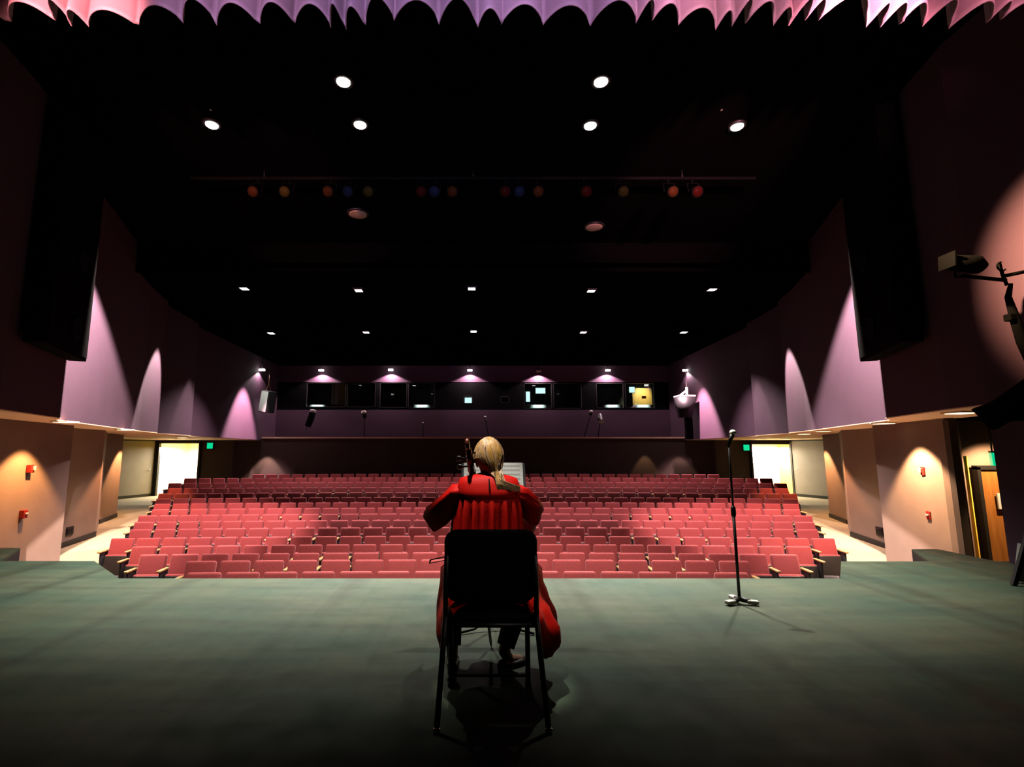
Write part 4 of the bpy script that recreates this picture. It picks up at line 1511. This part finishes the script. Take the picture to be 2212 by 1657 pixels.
# dim brackets hung near the side of the front ceiling
for s, px, w in ((-1, 418, 'left'), (1, 1596, 'right')):
    p = at(px, 203, Y=7.2)
    t = thing('hanging_bracket', 'dim grey hanging bracket in the dark, upper %s' % w, 'bracket', p)
    link('arm', bx((0, 0, 0), (.30, .1, .11)), 'grey', t)
    link('hanger', tb([(-s * .17, 0, .0), (-s * .27, 0, .45), (-s * .3, 0, ZF - p.z)], .025), 'grey', t)

# ------------------------------------------------------------------ valance above the stage
Yv = 4.62
zb = at(1022, 40, Y=Yv).z
rv = random.Random(11)
cuts, x = [-6.3], -6.3
while x < 6.3:
    x += rv.choice((.16, .2, .26, .34, .42, .5)) * rv.uniform(.85, 1.15)
    cuts.append(x)
rows_ = 22
bm = bmesh.new()
cols = []
for i, (a, b_) in enumerate(zip(cuts, cuts[1:])):
    w = b_ - a
    dep = rv.uniform(.7, 1.25)
    sk = rv.uniform(-.3, .3)
    dr = rv.uniform(.6, 1.15)
    for k in range(14):
        u = k / 14
        cols.append((a + w * u, u, dep, sk, dr, w, i))
grid = []
for j in range(rows_):
    v = j / (rows_ - 1)            # 0 hem .. 1 top
    row = []
    for x, u, dep, sk, dr, w, i in cols:
        uu = min(1, max(0, u + sk * u * (1 - u)))
        fold = math.sin(PI * uu) ** .7                      # bulge towards the back of the stage
        y = Yv - .20 * dep * fold * (1 - .35 * v) + .03 * math.sin(3.1 * x + 2 * v)
        hem = .075 * dr * math.sin(PI * uu) ** .8 - .03 * math.sin(2 * PI * u) * sk
        z = zb - .075 + .035 * math.sin(i * 1.7) + hem * (1 - v) ** 3 + 1.35 * v
        row.append((x + .05 * sk * (1 - v), y, z))
    grid.append(row)
o = link('valance_curtain', loft(grid, closed=False, bm=bm), 'valance', smooth=True)
solid(o, .012)
tag(o, 'pleated mauve valance curtain hanging across the top of the stage opening', 'curtain')

# ------------------------------------------------------------------ right edge: lantern on a wall boom, swag of black cloth, leaning rail
p = at(2080, 568, Y=5.25)
q = at(2172, 604, Y=5.25)
t = thing('stage_lantern', 'black stage lantern on a boom arm against the orange lit wall', 'stage lamp', p)
link('lamp_housing', tb([(-.16, 0, .02), (-.12, 0, 0), (.14, 0, -.02), (.2, 0, -.06)], [.05, .085, .10, .07], 16), 'drape', t)
link('colour_frame', bx((-.17, 0, .02), (.015, .2, .17), (0, .1, 0)), 'drape', t)
arm = q - p
link('boom_arm', tb([V((.0, .02, -.14)), V((.22, .02, -.165)), arm + V((.02, .02, .0))], .022), 'drape', t)
link('yoke', tb([(0, .1, 0), (0, .1, -.13), (0, .02, -.15)], .012), 'drape', t)
cp_ = bmesh.new()
tube(cp_, [arm + V((-.02, .02, .2)), arm + V((.0, .02, .05)), arm + V((.03, .02, -.06))], .016, 8)
tube(cp_, [arm + V((-.02, .0, .2)) + V((-.05 * math.sin(a), 0, -.05 + .05 * math.cos(a))) for a in [k * .5 for k in range(9)]], .009, 6)
link('wall_bracket', tb([arm + V((.02, .02, .05)), V((6.19 - p.x, arm.y + .02, arm.z + .12))], .02), 'drape', t)
link('clamp', cp_, 'drape', t)
cc = at(2181, 690, Y=5.25) - p
link('cable', tb([arm + V((.05, 0, -.05)), cc + V((.02, 0, .25)), cc + V((.06, 0, 0)), cc + V((.10, 0, -.25)), cc + V((.16, 0, -.5))], [.02, .03, .045, .05, .04], 10), 'drape', t)
link('connector', bx(cc + V((.02, 0, .02)), (.10, .08, .08), bev=.015), 'drape', t)

bm = bmesh.new()
def side_pt(px, py):
    return at(px, py, Y=4.75)
up = [(2112, 881), (2130, 874), (2152, 862), (2182, 840), (2212, 822), (2270, 770), (2345, 700), (2432, 640)]
lo = [(2114, 884), (2134, 896), (2142, 944), (2174, 906), (2212, 914), (2270, 905), (2345, 850), (2432, 760)]
rings = []
for k in range(8):
    a, b_ = side_pt(*up[k]), side_pt(*lo[k])
    ring_ = []
    for i in range(16):
        an = 2 * PI * i / 16
        m_ = (a + b_) / 2
        h_ = (a - b_) / 2
        ring_.append(m_ + h_ * math.cos(an) + V((0, .10 * math.sin(an) * (1 + .3 * math.sin(k * 2)), 0)))
    rings.append(ring_)
o = link('black_swag_drape', loft(rings, cap=True), 'drape', smooth=True)
subsurf(o, 1)
tag(o, 'black cloth swag bunched at the right edge above the door', 'drape')

a, b_ = at(2182, 1213, Y=5.0), at(2240, 1085, Y=5.0)
t = thing('stand', 'black slanting stand leg at the right edge of the stage', 'stand', (a.x, a.y, 0))
link('leg', bx(V(((b_.x - a.x) / 2, 0, b_.z / 2 + .0)), (.045, .03, (V((b_.x - a.x, 0, b_.z))).length), (0, math.atan2(b_.x - a.x, b_.z), 0)), 'black', t)
link('leg', tb([(b_.x - a.x, 0, b_.z), (b_.x - a.x + .3, .05, 0.01)], .02), 'black', t)
link('panel', bx((.26, .10, .18), (.18, .03, .36), (0, .25, 0)), 'grey', t)

# ------------------------------------------------------------------ steps from the stage down to the aisles
for s, P1, P2, w in ((-1, [(-5.58, 6.11), (-6.07, 6.91), (-7.1, 6.95), (-7.1, 6.11)], [(-6.30, 6.97), (-6.62, 7.52), (-7.1, 7.55), (-7.1, 6.97)], 'left'),
                     (1, [(5.36, 6.09), (5.80, 6.82), (6.16, 6.84), (6.16, 6.09)], [(5.95, 6.87), (6.3, 7.40), (7.0, 7.42), (7.0, 6.87)], 'right')):
    o_ = V((P1[0][0], P1[0][1], -1.4))
    t = thing('stage_steps', 'dark steps with black sides going down from the %s end of the stage' % w, 'steps', o_)
    for P, z1 in ((P1, -.004), (P2, -.22)):
        lo = [(x - o_.x, y - o_.y) for x, y in P]
        link('step', prism(lo, z1 - .03 + 1.4, z1 + 1.4), 'stage', t)
        link('riser', prism(lo, 0.02, z1 - .032 + 1.4), 'stage_face', t)
